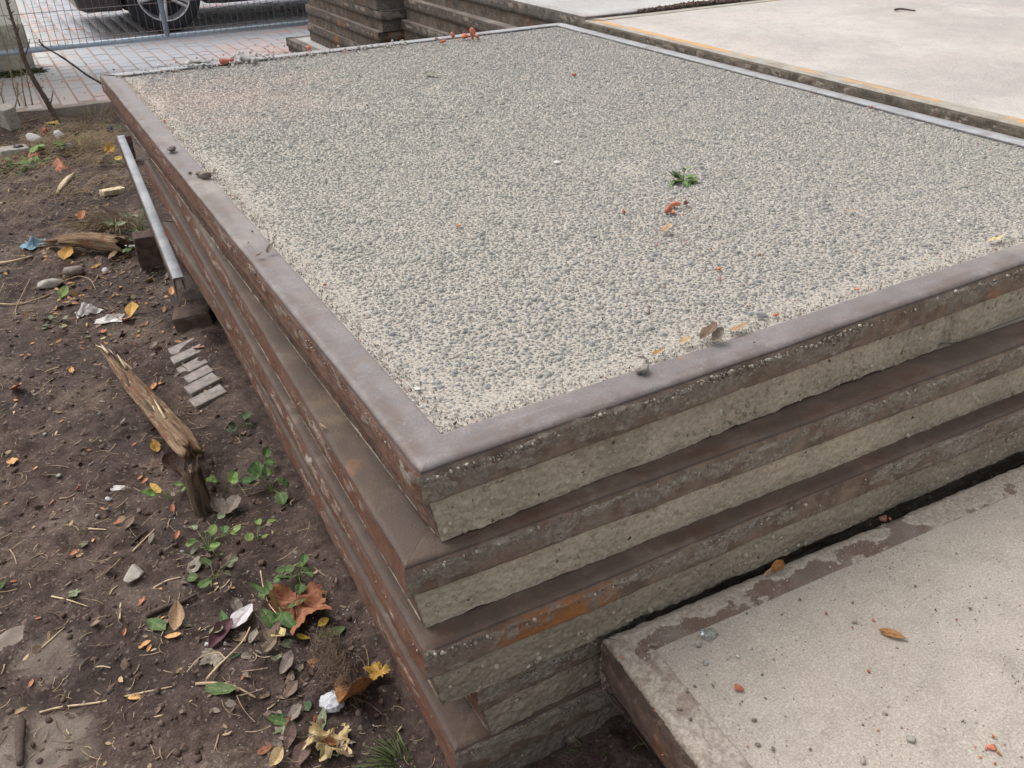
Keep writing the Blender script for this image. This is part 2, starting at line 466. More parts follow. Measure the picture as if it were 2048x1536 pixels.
m = Mat('paver')
rnd = m.island()
c = m.cramp(rnd, [(0, (.27, .295, .345)), (.35, (.33, .345, .38)), (.7, (.30, .31, .335)), (1, (.36, .38, .415))])
x = m.xyz()[0]
c = m.mix(m.ramp(m.math('ADD', x, m.noise(1.3, 4)), .4, 1.0, .55, 0), c, (.45, .425, .36))
c = m.mix(m.ramp(m.noise(70, 5, .7), .35, .7, 0, .35), c, (.32, .30, .28))
dust = m.math('MULTIPLY', m.ramp(m.noise(2.3, 7, .74), .53, .63), .65)
c = m.mix(dust, c, m.mix(m.noise(40, 4), (.42, .22, .17), (.48, .30, .24)))
c = m.mix(m.math('MULTIPLY', m.spot(.1, 6.0, .1, .7), .35), c, (.52, .37, .31))
c = m.mix(m.math('MULTIPLY', m.spot(1.75, 7.1, .1, .7), .45), c, (.48, .30, .24))
MT['paver'] = m.done(c, .85, m.bump(m.noise(150, 5), .5, .002), .3)

def plain(name, col, rough=.8, var=.3, scale=30, bump=.4, spec=.3, metal=0.0, bd=.003, orv=0.0):
    m = Mat(name)
    tc = m.tex('Object')
    n = m.noise(scale, 6, .68, 0, tc)
    c = m.mix(m.ramp(n, .3, .7), tuple(x*(1-var) for x in col), tuple(min(1, x*(1+var)) for x in col))
    if orv:
        c = m.hsv(c, .5, 1.0, m.ramp(m.orand(), 0, 1, 1-orv, 1+orv))
    return m.done(c, rough, m.bump(m.noise(scale*5, 5, .7, 0, tc), bump, bd) if bump else None, spec, metal)

MT['brick'] = plain('brick_red', (.50, .17, .10), .95, .35, 60, .7, orv=.25)
MT['brick_dark'] = plain('brick_dark', (.27, .13, .10), .95, .4, 50, .7)
MT['white_chip'] = plain('white_plaster', (.54, .52, .49), .9, .12, 60, .5)
MT['grey_stone'] = plain('grey_stone', (.30, .295, .28), .9, .3, 40, .7)
MT['pale_stone'] = plain('pale_stone', (.34, .305, .265), .9, .25, 40, .7)
MT['brown_stone'] = plain('brown_stone', (.20, .165, .14), .92, .35, 40, .8)
MT['row_brick'] = plain('row_brick', (.27, .235, .215), .92, .3, 40, .7)
MT['moss'] = plain('moss', (.10, .105, .045), .95, .4, 30, .4)
MT['sunk_mud'] = plain('sunk_mud', (.20, .16, .13), .95, .3, 20, .8)
MT['mud_block'] = plain('mud_block', (.085, .058, .046), .95, .4, 30, .8)
MT['foam'] = plain('foam', (.62, .62, .64), .8, .12, 120, 1.0, bd=.004)
MT['kerb'] = plain('kerb_concrete', (.235, .205, .17), .95, .3, 7, .6)
MT['cream'] = plain('cream_render', (.80, .765, .68), .9, .05, 8, .4)
MT['plinth'] = plain('plinth_concrete', (.36, .335, .27), .92, .25, 9, .6)
MT['galv'] = plain('galvanised', (.33, .39, .45), .42, .15, 30, .2, .5, .35)
MT['wire'] = plain('fence_wire', (.20, .17, .16), .6, .2, 40, 0, .4, .3)
MT['tyre'] = plain('tyre_rubber', (.022, .023, .027), .75, .2, 50, .3)
MT['rim'] = plain('wheel_rim', (.60, .60, .61), .35, .05, 20, 0, .5, .6)
MT['rim_dark'] = plain('wheel_hub_dark', (.03, .032, .038), .6, .1, 20, 0)
MT['car'] = plain('car_paint', (.030, .026, .028), .32, .1, 10, 0, .6)
MT['glass'] = plain('car_glass', (.012, .014, .016), .08, .1, 10, 0, .7)
MT['lamp'] = plain('lamp_glass', (.6, .6, .62), .15, .1, 10, 0, .6)
MT['bark'] = plain('sapling_bark', (.115, .085, .07), .9, .4, 60, .8)
MT['twig'] = plain('twig', (.30, .215, .14), .85, .35, 50, .6, orv=.3)
MT['twig_pale'] = plain('twig_pale', (.52, .40, .25), .8, .25, 50, .5)
MT['twig_dark'] = plain('twig_dark', (.085, .06, .05), .9, .35, 50, .6)
MT['straw'] = plain('straw', (.36, .265, .165), .9, .4, 60, .3)
MT['root'] = plain('root_fibre', (.13, .09, .065), .95, .35, 60, .5)
MT['blue_bag'] = plain('blue_plastic', (.16, .27, .33), .45, .3, 20, .5)
MT['char'] = plain('charcoal_lump', (.03, .033, .045), .6, .4, 60, .8)
m = Mat('clear_plastic')
m.p.inputs['Transmission Weight'].default_value = .35
MT['clear'] = m.done(m.mix(m.noise(30, 4), (.42, .37, .33), (.74, .70, .66)), .28, m.bump(m.noise(40, 4), .5, .004), .5)
m = Mat('glass_shard')
m.p.inputs['Transmission Weight'].default_value = .92
m.p.inputs['IOR'].default_value = 1.25
MT['shard'] = m.done((.88, .92, .91), .08, None, .5)

m = Mat('rotten_wood')
cb = m.t.nodes.new('ShaderNodeCombineXYZ')
for k_, nm_ in enumerate(('gx', 'gy', 'gz')): m.put(cb.inputs[k_], m.attr(nm_))
tc = cb.outputs[0]
g = m.noise(30, 6, .62, .5, m.scaled(tc, (5, 5, .35)))
c = m.cramp(g, [(.3, (.05, .03, .02)), (.43, (.13, .08, .048)), (.55, (.23, .155, .095)), (.68, (.31, .225, .14)), (.8, (.12, .068, .038))])
c = m.mix(m.ramp(m.noise(16, 4, .6, .6, m.scaled(tc, (1.6, 1.6, .8))), .54, .58, 0, .85), c, (.155, .072, .038))
c = m.mix(m.ramp(m.noise(22, 5, .65, .3, m.scaled(tc, (3, 3, .5))), .60, .66, 0, .7), c, (.05, .035, .025))
MT['wood'] = m.done(c, .9, m.bump(g, .9, .008), .2)
m = Mat('pale_split_wood')
tc = m.tex('Object')
g = m.noise(8, 6, .6, .6, m.scaled(tc, (7, 7, .6)))
MT['wood_pale'] = m.done(m.mix(m.ramp(g, .35, .65), (.40, .30, .18), (.66, .55, .38)), .85, m.bump(g, .7, .006), .2)
m = Mat('stump_bark')
tc = m.tex('Object')
g = m.noise(14, 6, .65, .6, m.scaled(tc, (6, 6, 1)))
MT['stump'] = m.done(m.mix(m.ramp(g, .35, .65), (.055, .038, .027), (.17, .12, .08)), .92, m.bump(g, .9, .01), .2)

def leaf_mat(name, col, col2, vein=None, spots=.5, rough=.7, trans=.15):
    m = Mat(name)
    tc = m.tex('Object')
    n = m.noise(26, 5, .65, 0, tc)
    c = m.mix(m.ramp(n, .32, .66), col, col2)
    c = m.mix(m.math('MULTIPLY', m.ramp(m.noise(70, 4, .6, 0, tc), .58, .66), spots), c, tuple(x*.4 for x in col))
    c = m.mix(m.ramp(m.attr('vein'), .3, .9, 0, .8 if vein else .5), c, vein or tuple(min(1, x*1.25) for x in col2))
    c = m.mix(m.math('MULTIPLY', m.ramp(m.noise(9, 5, .7, .6, tc), .5, .6), .55), c, tuple(x*.55 for x in col))
    c = m.hsv(c, m.ramp(m.orand(), 0, 1, .482, .518), 1.0, m.ramp(m.orand(), 0, 1, .8, 1.2))
    m.done(c, rough, m.bump(m.math('ADD', n, m.math('MULTIPLY', m.attr('vein'), .6)), .5, .003), .35)
    return m.m

LM = {
    'orange': leaf_mat('leaf_orange', (.46, .175, .07), (.58, .30, .145)),
    'yellow': leaf_mat('leaf_yellow', (.44, .27, .035), (.56, .38, .09)),
    'brown': leaf_mat('leaf_brown', (.11, .072, .052), (.20, .135, .095)),
    'greybrown': leaf_mat('leaf_greybrown', (.15, .12, .095), (.28, .235, .185)),
    'tan': leaf_mat('leaf_tan', (.38, .255, .12), (.53, .40, .225), (.30, .18, .075)),
    'ochre': leaf_mat('leaf_ochre', (.30, .145, .03), (.46, .26, .07)),
    'red': leaf_mat('leaf_redbrown', (.27, .105, .04), (.36, .185, .075), (.17, .06, .035), .5),
    'maroon': leaf_mat('leaf_maroon', (.085, .03, .035), (.14, .06, .06)),
    'green': leaf_mat('leaf_green', (.055, .098, .026), (.095, .155, .045), (.14, .20, .08)),
    'lime': leaf_mat('leaf_lime', (.12, .20, .04), (.19, .28, .07), (.24, .32, .12)),
    'dull': leaf_mat('leaf_dullgreen', (.12, .135, .075), (.20, .215, .13), (.28, .29, .18)),
    'dark': leaf_mat('leaf_darkgreen', (.030, .06, .022), (.06, .10, .04), (.09, .13, .06)),
    'silver': leaf_mat('leaf_silver', (.42, .385, .39), (.56, .52, .53), (.26, .19, .20), .3),
}

# ------------------------------------------------------------------ ground
def gh(x, y):
    x, y = np.asarray(x, float), np.asarray(y, float)
    h = .022*fbm(x*2.1, y*2.1, 3.1, 3)+.021*fbm(x*8, y*8, 1.2, 4, .55)
    h = h+.006*np.abs(fbm(x*23, y*23, 7.7, 3, .6))
    c = .5+.5*fbm(x*24, y*24, 2.2, 3, .6)
    h = h+.012*sstep(.50, .74, c)*(.4+.6*sstep(-.2, .3, fbm(x*1.9, y*1.9, 14., 2)))
    # rake / track ridges that run across the middle of the bed
    a = x*.5+y*.866
    w = sstep(.85, 1.15, y)*(1-sstep(1.9, 2.4, y))*(1-sstep(-.30, -.12, x))
    h = h+w*.010*np.sin(a*46+2.2*fbm(x*3, y*3, 9., 3))*(.5+.5*fbm(x*2.5, y*2.5, 4.))
    h = h-.040*sstep(4.6, 5.6, y)*sstep(-.25, .1, x)+.02*sstep(5.2, 5.8, y)*(1-sstep(-.2, .05, x))
    h = h+.02*np.exp(-((x-.03)/.05)**2)*(1-sstep(1.9, 2.3, y))*(.6+.6*fbm(x*12, y*12, 6., 3))
    h = h+.03*np.exp(-((x+.05)**2/.16+(y-4.9)**2/.2))*(.6+.4*fbm(x*9, y*9, 1.))
    h = np.where(y > 5.865, -.06, h)
    return h-.012

def ground_at(u, v, lift=0.0):
    z = 0.0
    for _ in range(4):
        p = at(u, v, z)
        z = float(gl(p[0], p[1]))+lift
    return np.array([p[0], p[1], z])

big = MB()
big.add([(-300, -300, -.12), (300, -300, -.12), (300, 300, -.12), (-300, 300, -.12)], [(0, 1, 2, 3)])
tag(big.build('ground', MT['far_ground']), kind='structure')

nx, ny = 190, 470
gx = np.linspace(-2.3, .45, nx)
gy = np.concatenate([np.linspace(-1.2, 2.6, 300), np.linspace(2.6, 5.9, 171)[1:]])
GX, GY = np.meshgrid(gx, gy, indexing='ij')
GZ = gh(GX, GY)
dirt = obj('dirt', mesh_np('dirt', np.stack([GX, GY, GZ], -1), gridq(nx, ny), mat=MT['soil']))
tag(dirt, kind='structure')
mb = MB()
mb.add([(.44, -1.2, -.06), (6.5, -1.2, -.06), (6.5, 5.9, -.06), (.44, 5.9, -.06)], [(0, 1, 2, 3)])
mb.add([(-2.3, -3, -.06), (6.5, -3, -.06), (6.5, -1.19, -.06), (-2.3, -1.19, -.06)], [(0, 1, 2, 3)])
tag(mb.build('soil_under_stacks', MT['soil']), kind='structure')

def gl(x, y):
    """height of the dirt sheet, read from its grid"""
    x, y = np.asarray(x, float), np.asarray(y, float)
    i = np.clip(np.searchsorted(gx, x)-1, 0, nx-2); j = np.clip(np.searchsorted(gy, y)-1, 0, ny-2)
    tx = np.clip((x-gx[i])/(gx[i+1]-gx[i]), 0, 1); ty = np.clip((y-gy[j])/(gy[j+1]-gy[j]), 0, 1)
    return (GZ[i, j]*(1-tx)+GZ[i+1, j]*tx)*(1-ty)+(GZ[i, j+1]*(1-tx)+GZ[i+1, j+1]*tx)*ty

# paving beyond the kerb
PVX0, PVX1, PVY0, PVY1 = -.85, 3.6, 5.95, 12.6
paving = empty('paving', (0, 0, 0)); tag(paving, kind='structure')
mb = MB(); mb.box(-6, 8, PVY0-.01, 16, -.10, -.0035); mb.build('joint_sand', MT['joint'], paving)
px_, py_ = .112, .15
pav_me = bevelled_box('paver', px_-.011, py_-.007, .05, .003, MT['paver'], z0=-.05)
# a paver shape for the joined rest
cells = []
i = 0
for cx in np.arange(PVX0, PVX1, px_):
    off = (i % 2)*py_*.5; i += 1
    for cy in np.arange(PVY0+py_/2+.002, PVY1, py_):
        cells.append((cx, cy+off, rng.uniform(-.0025, .002), rng.uniform(-.012, .012)))
cells = np.array(cells)
pu, pv, pw = proj(np.c_[cells[:, 0], cells[:, 1], np.zeros(len(cells))])
edge_v = 150-(pu-198)*.125
vis = (pu > -25) & (pu < 615) & (pv > -8) & ((pu < 205) | (pv < edge_v+4)) & ~((pu < 75) & (pv < 150))
order = np.where(vis)[0][np.argsort(pw[np.where(vis)[0]])]
single = set(order[:295].tolist())
rest = MB()
pv0 = np.array([v.co[:] for v in pav_me.vertices])
pf = [tuple(p.vertices) for p in pav_me.polygons]
pq = [f for f in pf if len(f) == 4]; pt = [f for f in pf if len(f) == 3]
for k, (cx, cy, cz, a) in enumerate(cells):
    if k in single:
        o = bpy.data.objects.new('paver', pav_me); o.location = (cx, cy, cz)
        o.rotation_euler = (rng.normal(0, .008), rng.normal(0, .008), a); link(o, paving)
    else:
        ca, sa = math.cos(a), math.sin(a)
        V = np.c_[pv0[:, 0]*ca-pv0[:, 1]*sa+cx, pv0[:, 0]*sa+pv0[:, 1]*ca+cy, pv0[:, 2]+cz]
        rest.add(V, pq, pt)
o = rest.build('paver', MT['paver'], paving); o['kind'] = 'stuff'
# the paving's kerb
kerb = empty('kerb', (0, 5.9, 0)); tag(kerb, kind='structure')
kx = -2.4
while kx < 3.4:
    L = .98
    me = bevelled_box('kerb_stone', L-.008, .06, .24, .008, MT['kerb'], 2, z0=-.235)
    o = obj('kerb_stone', me, kerb, (kx+L/2, rng.uniform(-.004, .004), rng.uniform(-.004, .004)))
    kx += L

# ------------------------------------------------------------------ concrete slabs with steel edges
def bar_grid(L, prof, step):
    n = max(3, int(L/step)+1)
    t = np.linspace(0, 1, n)[:, None]
    ins = -prof[:, 0][None, :]
    S = ins+(L-2*ins)*t
    return S, np.broadcast_to(ins, S.shape).copy(), np.broadcast_to(prof[:, 1][None, :], S.shape).copy()

def to_slab(side, s, i, z, W, D):
    if side == 'front': return np.stack([s, i, z], -1)
    if side == 'right': return np.stack([W-i, s, z], -1)
    if side == 'back': return np.stack([W-s, D-i, z], -1)
    return np.stack([i, D-s, z], -1)

def slab(label, x, y, rz, W, D, ztop, t=.14, leg=.066, flange=.066, steel='steel', side_mat='conc_side', top='conc_top_grey',
         fine=False, group=None, notch=(), top_crust=0.0, seed=0, steel_all=True, rough=1.0, crust_front=1.0, top_drop=.0015, steel_far=None, crumbs=0, stones=300):
    root = empty('concrete_slab', (x, y, ztop-t), rz)
    tag(root, label, 'concrete slab', group, 'thing')
    o3 = seed*13.7
    r_ = .011
    a = np.linspace(0, math.pi/2, 6 if fine else 4)
    nt = 9 if fine else 3
    npv = 14 if fine else 4
    prof = [(-flange, -.010), (-flange+.0005, -.0008)]
    prof += [(d, 0) for d in np.linspace(-flange+.003, -r_-.002, nt)]
    prof += [(-r_+r_*math.sin(q), -r_+r_*math.cos(q)) for q in a]
    prof += [(0, z) for z in np.linspace(-r_-.002, -leg+.001, npv)]
    prof += [(-.0015, -leg), (-.012, -leg)]
    prof = np.array(prof)
    zt = t
    for sd in ('front', 'right', 'back', 'left'):
        L = W if sd in ('front', 'back') else D
        near = sd in ('front', 'left')
        step = (.008 if fine else .03) if near else (.02 if fine else .1)
        S, I, Z = bar_grid(L, prof, step)
        pj = np.arange(len(prof))
        pf_ = np.clip((-prof[:, 1])/r_, 0, 1)
        side = np.broadcast_to(sstep(.15, 1.0, pf_)[None, :], S.shape)
        vert = np.clip(-Z/leg, 0, 1)
        bs = o3+{'front': 0, 'right': 31, 'back': 57, 'left': 83}[sd]
        crust = np.zeros_like(S)
        rough_amp = .0012 if not fine else .0016*rough
        if near:
            e = .20+.16*fbm(S*7, bs, 0, 3)+.08*fbm(S*60, bs, 1., 3)
            patch = sstep(-.25, .12, fbm(S*2.3, bs+3, 0, 3)+.35*(crust_front-.6)) if sd == 'front' else sstep(-.35, .1, fbm(S*3.3, bs+5, 0, 4))
            low = 1-sstep(.55, 1.05, vert+.35*fbm(S*16, Z*16, bs, 3))*.7
            lip = np.exp(-((vert-e-.05)/.055)**2)*patch*(1.0 if sd == 'front' else .6)
            crust = sstep(-.06, .06, vert-e)*patch*low*(.45+.55*sstep(-.15, .15, fbm(S*30, Z*50, bs+19, 3)))+lip*.55*sstep(-.1, .2, fbm(S*70, Z*90, bs+7., 3))
            if sd == 'left':
                crust = crust*sstep(-.25, .2, fbm(S*28, Z*45, bs+9, 4))*(1-.7*sstep(.45, .8, vert))
        if top_crust:
            tcn = fbm(S*6, I*30, bs+20, 4)+.5*fbm(S*40, I*40, bs+21, 3)
            edge_in = 1-sstep(.015, .045, I)
            crust = np.maximum(crust, sstep(.0, .22, tcn+top_crust*edge_in-.22)*(1-.4*side))
        amp = rough_amp*fbm(S*55, Z*55, bs+11, 4, .62)*side
        out = amp+crust*(.0020+.0075*np.abs(fbm(S*75, Z*75, bs+12, 4, .7)))*(.4+.6*side)
        if sd == 'left' and fine:
            out = out+(.0030*fbm(S*11, Z*20, bs+2, 4)+.0030*np.abs(fbm(S*60, Z*60, bs+27, 4, .65))*(1-.5*vert))*rough*side
        out = out+side*(.0045*fbm(S*1.7, 0, bs+40, 2)+.0025*fbm(S*9, 0, bs+41, 2))
        out = out*sstep(.0, .014, S-I)*sstep(.0, .014, L-I-S)
        I2 = I-out*np.where(prof[:, 0][None, :] <= -.02, 0, 1)
        Z2 = Z+(1-side)*(.0007*fbm(S*5, I*5, bs+6, 3)+crust*(.002+.006*np.abs(fbm(S*60, I*60, bs+15, 3))))*(Z > -.009)
        Z2 = Z2+.0028*fbm(S*1.3, 0, bs+44, 2)*sstep(.0, .05, S-I)*sstep(0, .05, L-I-S)-side*(vert > .97)*.0016*np.abs(fbm(S*35, bs, 2, 3))
        if sd in ('right', 'back'):
            Z2 = Z2+(1-side)*.0035*np.exp(-((I-flange*.6)/.03)**2)*(Z > -.009)
            I2 = I2+np.where(I > flange-.004, .006*fbm(S*2.6, 0, bs+60, 3), 0)
        rim = sstep(.25*flange, .7*flange, I+.016*fbm(S*6, I*20, bs+33, 3))
        V = to_slab(sd, S, I2, Z2+zt, W, D)
        me = mesh_np('steel_edge', V, gridq(*S.shape), attrs={'side': side, 'crust': crust, 'warm': np.full(S.shape, 1.0 if sd == 'left' else 0.0), 'rim': rim}, mat=MT[steel if near or not steel_far else steel_far])
        obj('steel_edge', me, root)
        if fine and near and crumbs:
            nc = int((crumbs if sd == 'front' else crumbs*.4)*L)
            sc_ = rng.uniform(.004, L-.004, nc)
            ec = .20+.16*fbm(sc_*7, bs, 0, 3)+.08*fbm(sc_*60, bs, 1., 3)
            pc = sstep(-.25, .12, fbm(sc_*2.3, bs+3, 0, 3)+.35*(crust_front-.6)) if sd == 'front' else sstep(-.35, .1, fbm(sc_*3.3, bs+5, 0, 4))
            kc = rng.random(nc) < pc*(.35+.65*sstep(-.1, .2, fbm(sc_*22, bs, 3., 3)))
            sc_, ec = sc_[kc], ec[kc]; nc = len(sc_)
            vc = np.clip(ec+np.abs(rng.normal(.02, .16, nc)), .12, 1.0)
            rc = (.0007 if sd == 'front' else .0004)*(4.2**(rng.random(nc)**2))*np.where(vc < ec+.15, 1.25, .8)
            cen = to_slab(sd, sc_, -.001-rng.random(nc)*.003*(vc < ec+.2)-.5*rc, zt-vc*leg, W, D)
            V0, F0 = ico(1)
            PV = V0[None]*(1+rng.uniform(-.3, .3, (nc, len(V0), 1)))*rc[:, None, None]*rng.uniform(.7, 1.3, (nc, 1, 3))+cen[:, None, :]
            oc = obj('mortar_crumbs', mesh_np('mortar_crumbs', PV, None, F0[None]+(np.arange(nc)*len(V0))[:, None, None], smooth=False, mat=MT['lip']), root); oc['kind'] = 'stuff'
    # concrete core: the rough sides below the steel and the underside
    mbv, mbq, warm, n0 = [], [], [], 0
    ncz = (22 if crumbs else 12) if fine else 3
    zz = np.linspace(-leg+.004, -t, ncz)
    lin = np.linspace(0, 1, ncz)
    for sd in ('front', 'right', 'back', 'left'):
        L = W if sd in ('front', 'back') else D
        near = sd in ('front', 'left')
        step = ((.0042 if sd == 'front' and crumbs else .0075) if fine else .03) if near else .1
        prof2 = np.stack([-(.0105+.0005*lin) if not fine else -(.004+.002*lin if sd == 'front' else .010+.016*lin), zz], -1)
        S, I, Z = bar_grid(L, prof2, step)
        if sd in ('front', 'back'): S = np.clip(S, .010+.016*lin[None, :], L-(.010+.016*lin[None, :])) if fine else S
        if fine and sd in ('right', 'left'): S = np.clip(S, 0, L-.004-.002*lin[None, :]) if sd == 'left' else np.maximum(S, .004+.002*lin[None, :])
        if fine and sd == 'left': S = S+(I-(.004+.002*lin[None, :]))*sstep(L-.05, L-.026, S)
        bs = o3+{'front': 0, 'right': 31, 'back': 57, 'left': 83}[sd]
        dn = np.linspace(0, 1, ncz)[None, :]
        inner = sstep(0, .02, S)*sstep(0, .02, L-S)
        out = (.0030*fbm(S*14, Z*22, bs+1, 3)+.0024*rough*fbm(S*45, Z*45, bs+2, 4, .6))*inner
        if fine and sd == 'front':
            bl = 1-np.abs(fbm(S*48+bs, Z*60, bs+71, 2, .5))*2.2
            vr = sstep(-.15, .35, fbm(S*3.1, Z*4, bs+72, 2)+.12)
            out = out+inner*(.0020*np.clip(bl, -.6, 1)*vr+.0035*fbm(S*4.5, Z*9, bs+73, 3))-inner*.006*sstep(.42, .6, fbm(S*14, Z*22, bs+74, 3))
        for (a0, a1, dep) in notch if sd == 'front' else ():
            out = out-dep*sstep(a0-.012, a0+.004, S)*(1-sstep(a1-.004, a1+.016, S))
        ragged = (.014*np.maximum(0, fbm(S*7, bs, 4, 4, .6)-.08)+.004*np.abs(fbm(S*50, bs, 6, 3)))*dn**3 if fine else 0
        V = to_slab(sd, S, I-out, Z+t+ragged, W, D)
        mbv.append(V.reshape(-1, 3)); mbq.append(gridq(*S.shape, n0)); n0 += S.size
        warm.append(np.full(S.size, 1.0 if sd == 'left' else 0.0))
    b = .024
    mbv.append(np.array([(b, b, .004), (W-b, b, .004), (W-b, D-b, .004), (b, D-b, .004)])); mbq.append(np.array([[n0, n0+3, n0+2, n0+1]])); warm.append(np.zeros(4))
    me = mesh_np('concrete_core', np.concatenate(mbv), np.concatenate(mbq), attrs={'warm': np.concatenate(warm)}, mat=MT[side_mat])
    obj('concrete_core', me, root)
    if crumbs:
        nc = int(stones*W)
        sc_ = rng.uniform(.03, W-.03, nc); zc = rng.uniform(-t+.006, -leg-.002, nc)
        kc = rng.random(nc) < .25+.75*sstep(-.1, .3, fbm(sc_*3.1, zc*4, o3+72, 2)+.1)
        sc_, zc = sc_[kc], zc[kc]; nc = len(sc_)
        rc = .0012*(5.5**(rng.random(nc)**1.6))
        cen = np.stack([sc_, .0055+rc*.15+rng.uniform(-.001, .002, nc), zc+t], -1)
        V0, F0 = ico(1)
        PV = V0[None]*(1+rng.uniform(-.12, .12, (nc, len(V0), 1)))*rc[:, None, None]*rng.uniform(.7, 1.35, (nc, 1, 3))+cen[:, None, :]
        oc = obj('embedded_stones', mesh_np('embedded_stones', PV, None, F0[None]+(np.arange(nc)*len(V0))[:, None, None], mat=MT['agg_side']), root); oc['kind'] = 'stuff'
    if top:
        q = flange-.001
        st = .03 if fine and not crumbs else .15
        n1, n2 = int((W-2*q)/st)+2, int((D-2*q)/st)+2
        TX, TY = np.meshgrid(np.linspace(q, W-q, n1), np.linspace(q, D-q, n2), indexing='ij')
        TZ = zt-top_drop+.0012*fbm(TX*4, TY*4, o3, 3)
        obj('concrete_top', mesh_np('concrete_top', np.stack([TX, TY, TZ], -1), gridq(n1, n2), mat=MT[top]), root)
    return root

H = .72
W1, D1 = 2.176, 3.0
GS = 'slabs of the pebbled stack in the middle'
s1 = slab('topmost slab of the middle stack, wide pebbled surface framed by grey steel', 0, 0, 0, W1, D1, H, t=.147, leg=.062, fine=True, top=None, group=GS, seed=1,
          notch=((1.16, 1.185, .012), (1.70, 1.72, .010)), crust_front=1.0, crumbs=1500, stones=1300, steel_far='steel_strip')
slab('second slab from the top of the middle stack, its bare steel ledge sticking out left', -.043, -.014, R(-2.2), 2.16, 2.86, H-.147, t=.147, leg=.064, fine=True, group=GS, crumbs=480, seed=2, steel='steel_brown', top='conc_top_dusty', crust_front=.75)
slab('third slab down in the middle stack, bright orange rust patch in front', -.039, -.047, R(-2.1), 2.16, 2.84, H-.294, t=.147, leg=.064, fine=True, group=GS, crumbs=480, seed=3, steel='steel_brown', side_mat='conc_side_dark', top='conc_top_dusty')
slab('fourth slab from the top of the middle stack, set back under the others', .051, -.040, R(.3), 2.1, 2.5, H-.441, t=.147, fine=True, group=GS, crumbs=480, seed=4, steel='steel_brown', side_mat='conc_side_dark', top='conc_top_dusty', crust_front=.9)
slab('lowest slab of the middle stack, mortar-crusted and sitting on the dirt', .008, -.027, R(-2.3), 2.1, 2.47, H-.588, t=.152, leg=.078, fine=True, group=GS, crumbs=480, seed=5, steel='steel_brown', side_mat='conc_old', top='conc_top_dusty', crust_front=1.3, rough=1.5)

# exposed aggregate of the top slab
q = .066
n1, n2 = 120, 165
TX, TY = np.meshgrid(np.linspace(q, W1-q, n1), np.linspace(q, D1-q, n2), indexing='ij')
farlow = .004*np.maximum(sstep(W1-.4, W1-q, TX), sstep(D1-.5, D1-q, TY))
def bed_z(x, y):
    return .147-.0030-.004*np.maximum(sstep(W1-.35, W1-q, x), sstep(D1-.4, D1-q, y))+.0014*fbm(x*6, y*6, 5., 3)
obj('mortar_bed', mesh_np('mortar_bed', np.stack([TX, TY, bed_z(TX, TY)], -1), gridq(n1, n2), mat=MT['mortar']), s1)

def pebble_field(x, y, z, a, b, h, rot, hi):
    """low domes: 5 base points, a shoulder ring when hi, one crown point"""
    n = len(x)
    th = np.arange(5)*math.pi/2.5
    jit = rng.uniform(.78, 1.18, (n, 5))
    cx, sx = np.cos(th)[None, :]*a[:, None]*jit, np.sin(th)[None, :]*b[:, None]*jit
    cr, sr = np.cos(rot)[:, None], np.sin(rot)[:, None]
    X, Y = cx*cr-sx*sr, cx*sr+sx*cr
    rings = [np.stack([x[:, None]+X, y[:, None]+Y, np.repeat(z[:, None]-.003, 5, 1)], -1)]
    if hi:
        rings.append(np.stack([x[:, None]+X*.86, y[:, None]+Y*.86, z[:, None]+h[:, None]*rng.uniform(.45, .7, (n, 5))], -1))
    else:
        rings[0][..., 2] = z[:, None]-.001
        rings.append(np.stack([x[:, None]+X*.7, y[:, None]+Y*.7, z[:, None]+h[:, None]*rng.uniform(.6, .85, (n, 5))], -1))
    tilt = rng.uniform(-.25, .25, (2, n))
    top = np.stack([x+tilt[0]*a, y+tilt[1]*b, z+h], -1)[:, None, :]
    V = np.concatenate(rings+[top], 1)
    k = V.shape[1]
    base = np.arange(n)[:, None, None]*k
    i = np.arange(5); j = (i+1) % 5
    Q = (np.stack([i, j, j+5, i+5], -1)[None]+base).reshape(-1, 4)
    T = (np.stack([i+5, j+5, np.full(5, 10)], -1)[None]+base).reshape(-1, 3)
    return V.reshape(-1, 3), Q, T

def agg(y0, y1, sp, rmin, rmax):
    gx_, gy_ = np.meshgrid(np.arange(q+.004, W1-q-.003, sp), np.arange(y0, y1, sp), indexing='ij')
    x = (gx_+rng.uniform(-.42, .42, gx_.shape)*sp).ravel(); y = (gy_+rng.uniform(-.42, .42, gx_.shape)*sp).ravel()
    edge = np.minimum(x-q, y-q)
    ew = .085+.06*fbm(x*5, y*5, 2., 3)
    bury = 1-sstep(.0, 1.0, edge/np.maximum(ew, .02))
    bury = np.maximum(bury, .45*sstep(.28, .6, fbm(x*3.1, y*3.1, 8., 5, .6)))
    keep = rng.random(len(x)) > bury*.5
    x, y, bury = x[keep], y[keep], bury[keep]; n = len(x)
    a = rng.uniform(rmin, rmax, n)*np.where(rng.random(n) < .05, 1.7, 1)*np.where(rng.random(n) < .2, .7, 1); b = a*rng.uniform(.55, .9, n)
    h = rng.uniform(.45, .85, n)*a*(1-.75*bury)+.0003
    return pebble_field(x, y, bed_z(x, y)-.0006, a, b, h, rng.uniform(0, math.pi, n), True)
V1, Q1, T1 = agg(q+.004, 1.45, .0076, .0029, .0053)
V2, Q2, T2 = agg(1.45, D1-q-.003, .0088, .0034, .0060)
n = len(V1)
o = obj('pebbles', mesh_np('pebbles', np.concatenate([V1, V2]), np.concatenate([Q1, Q2+n]), np.concatenate([T1, T2+n]), smooth=False, mat=MT['pebble']), s1); o['kind'] = 'stuff'


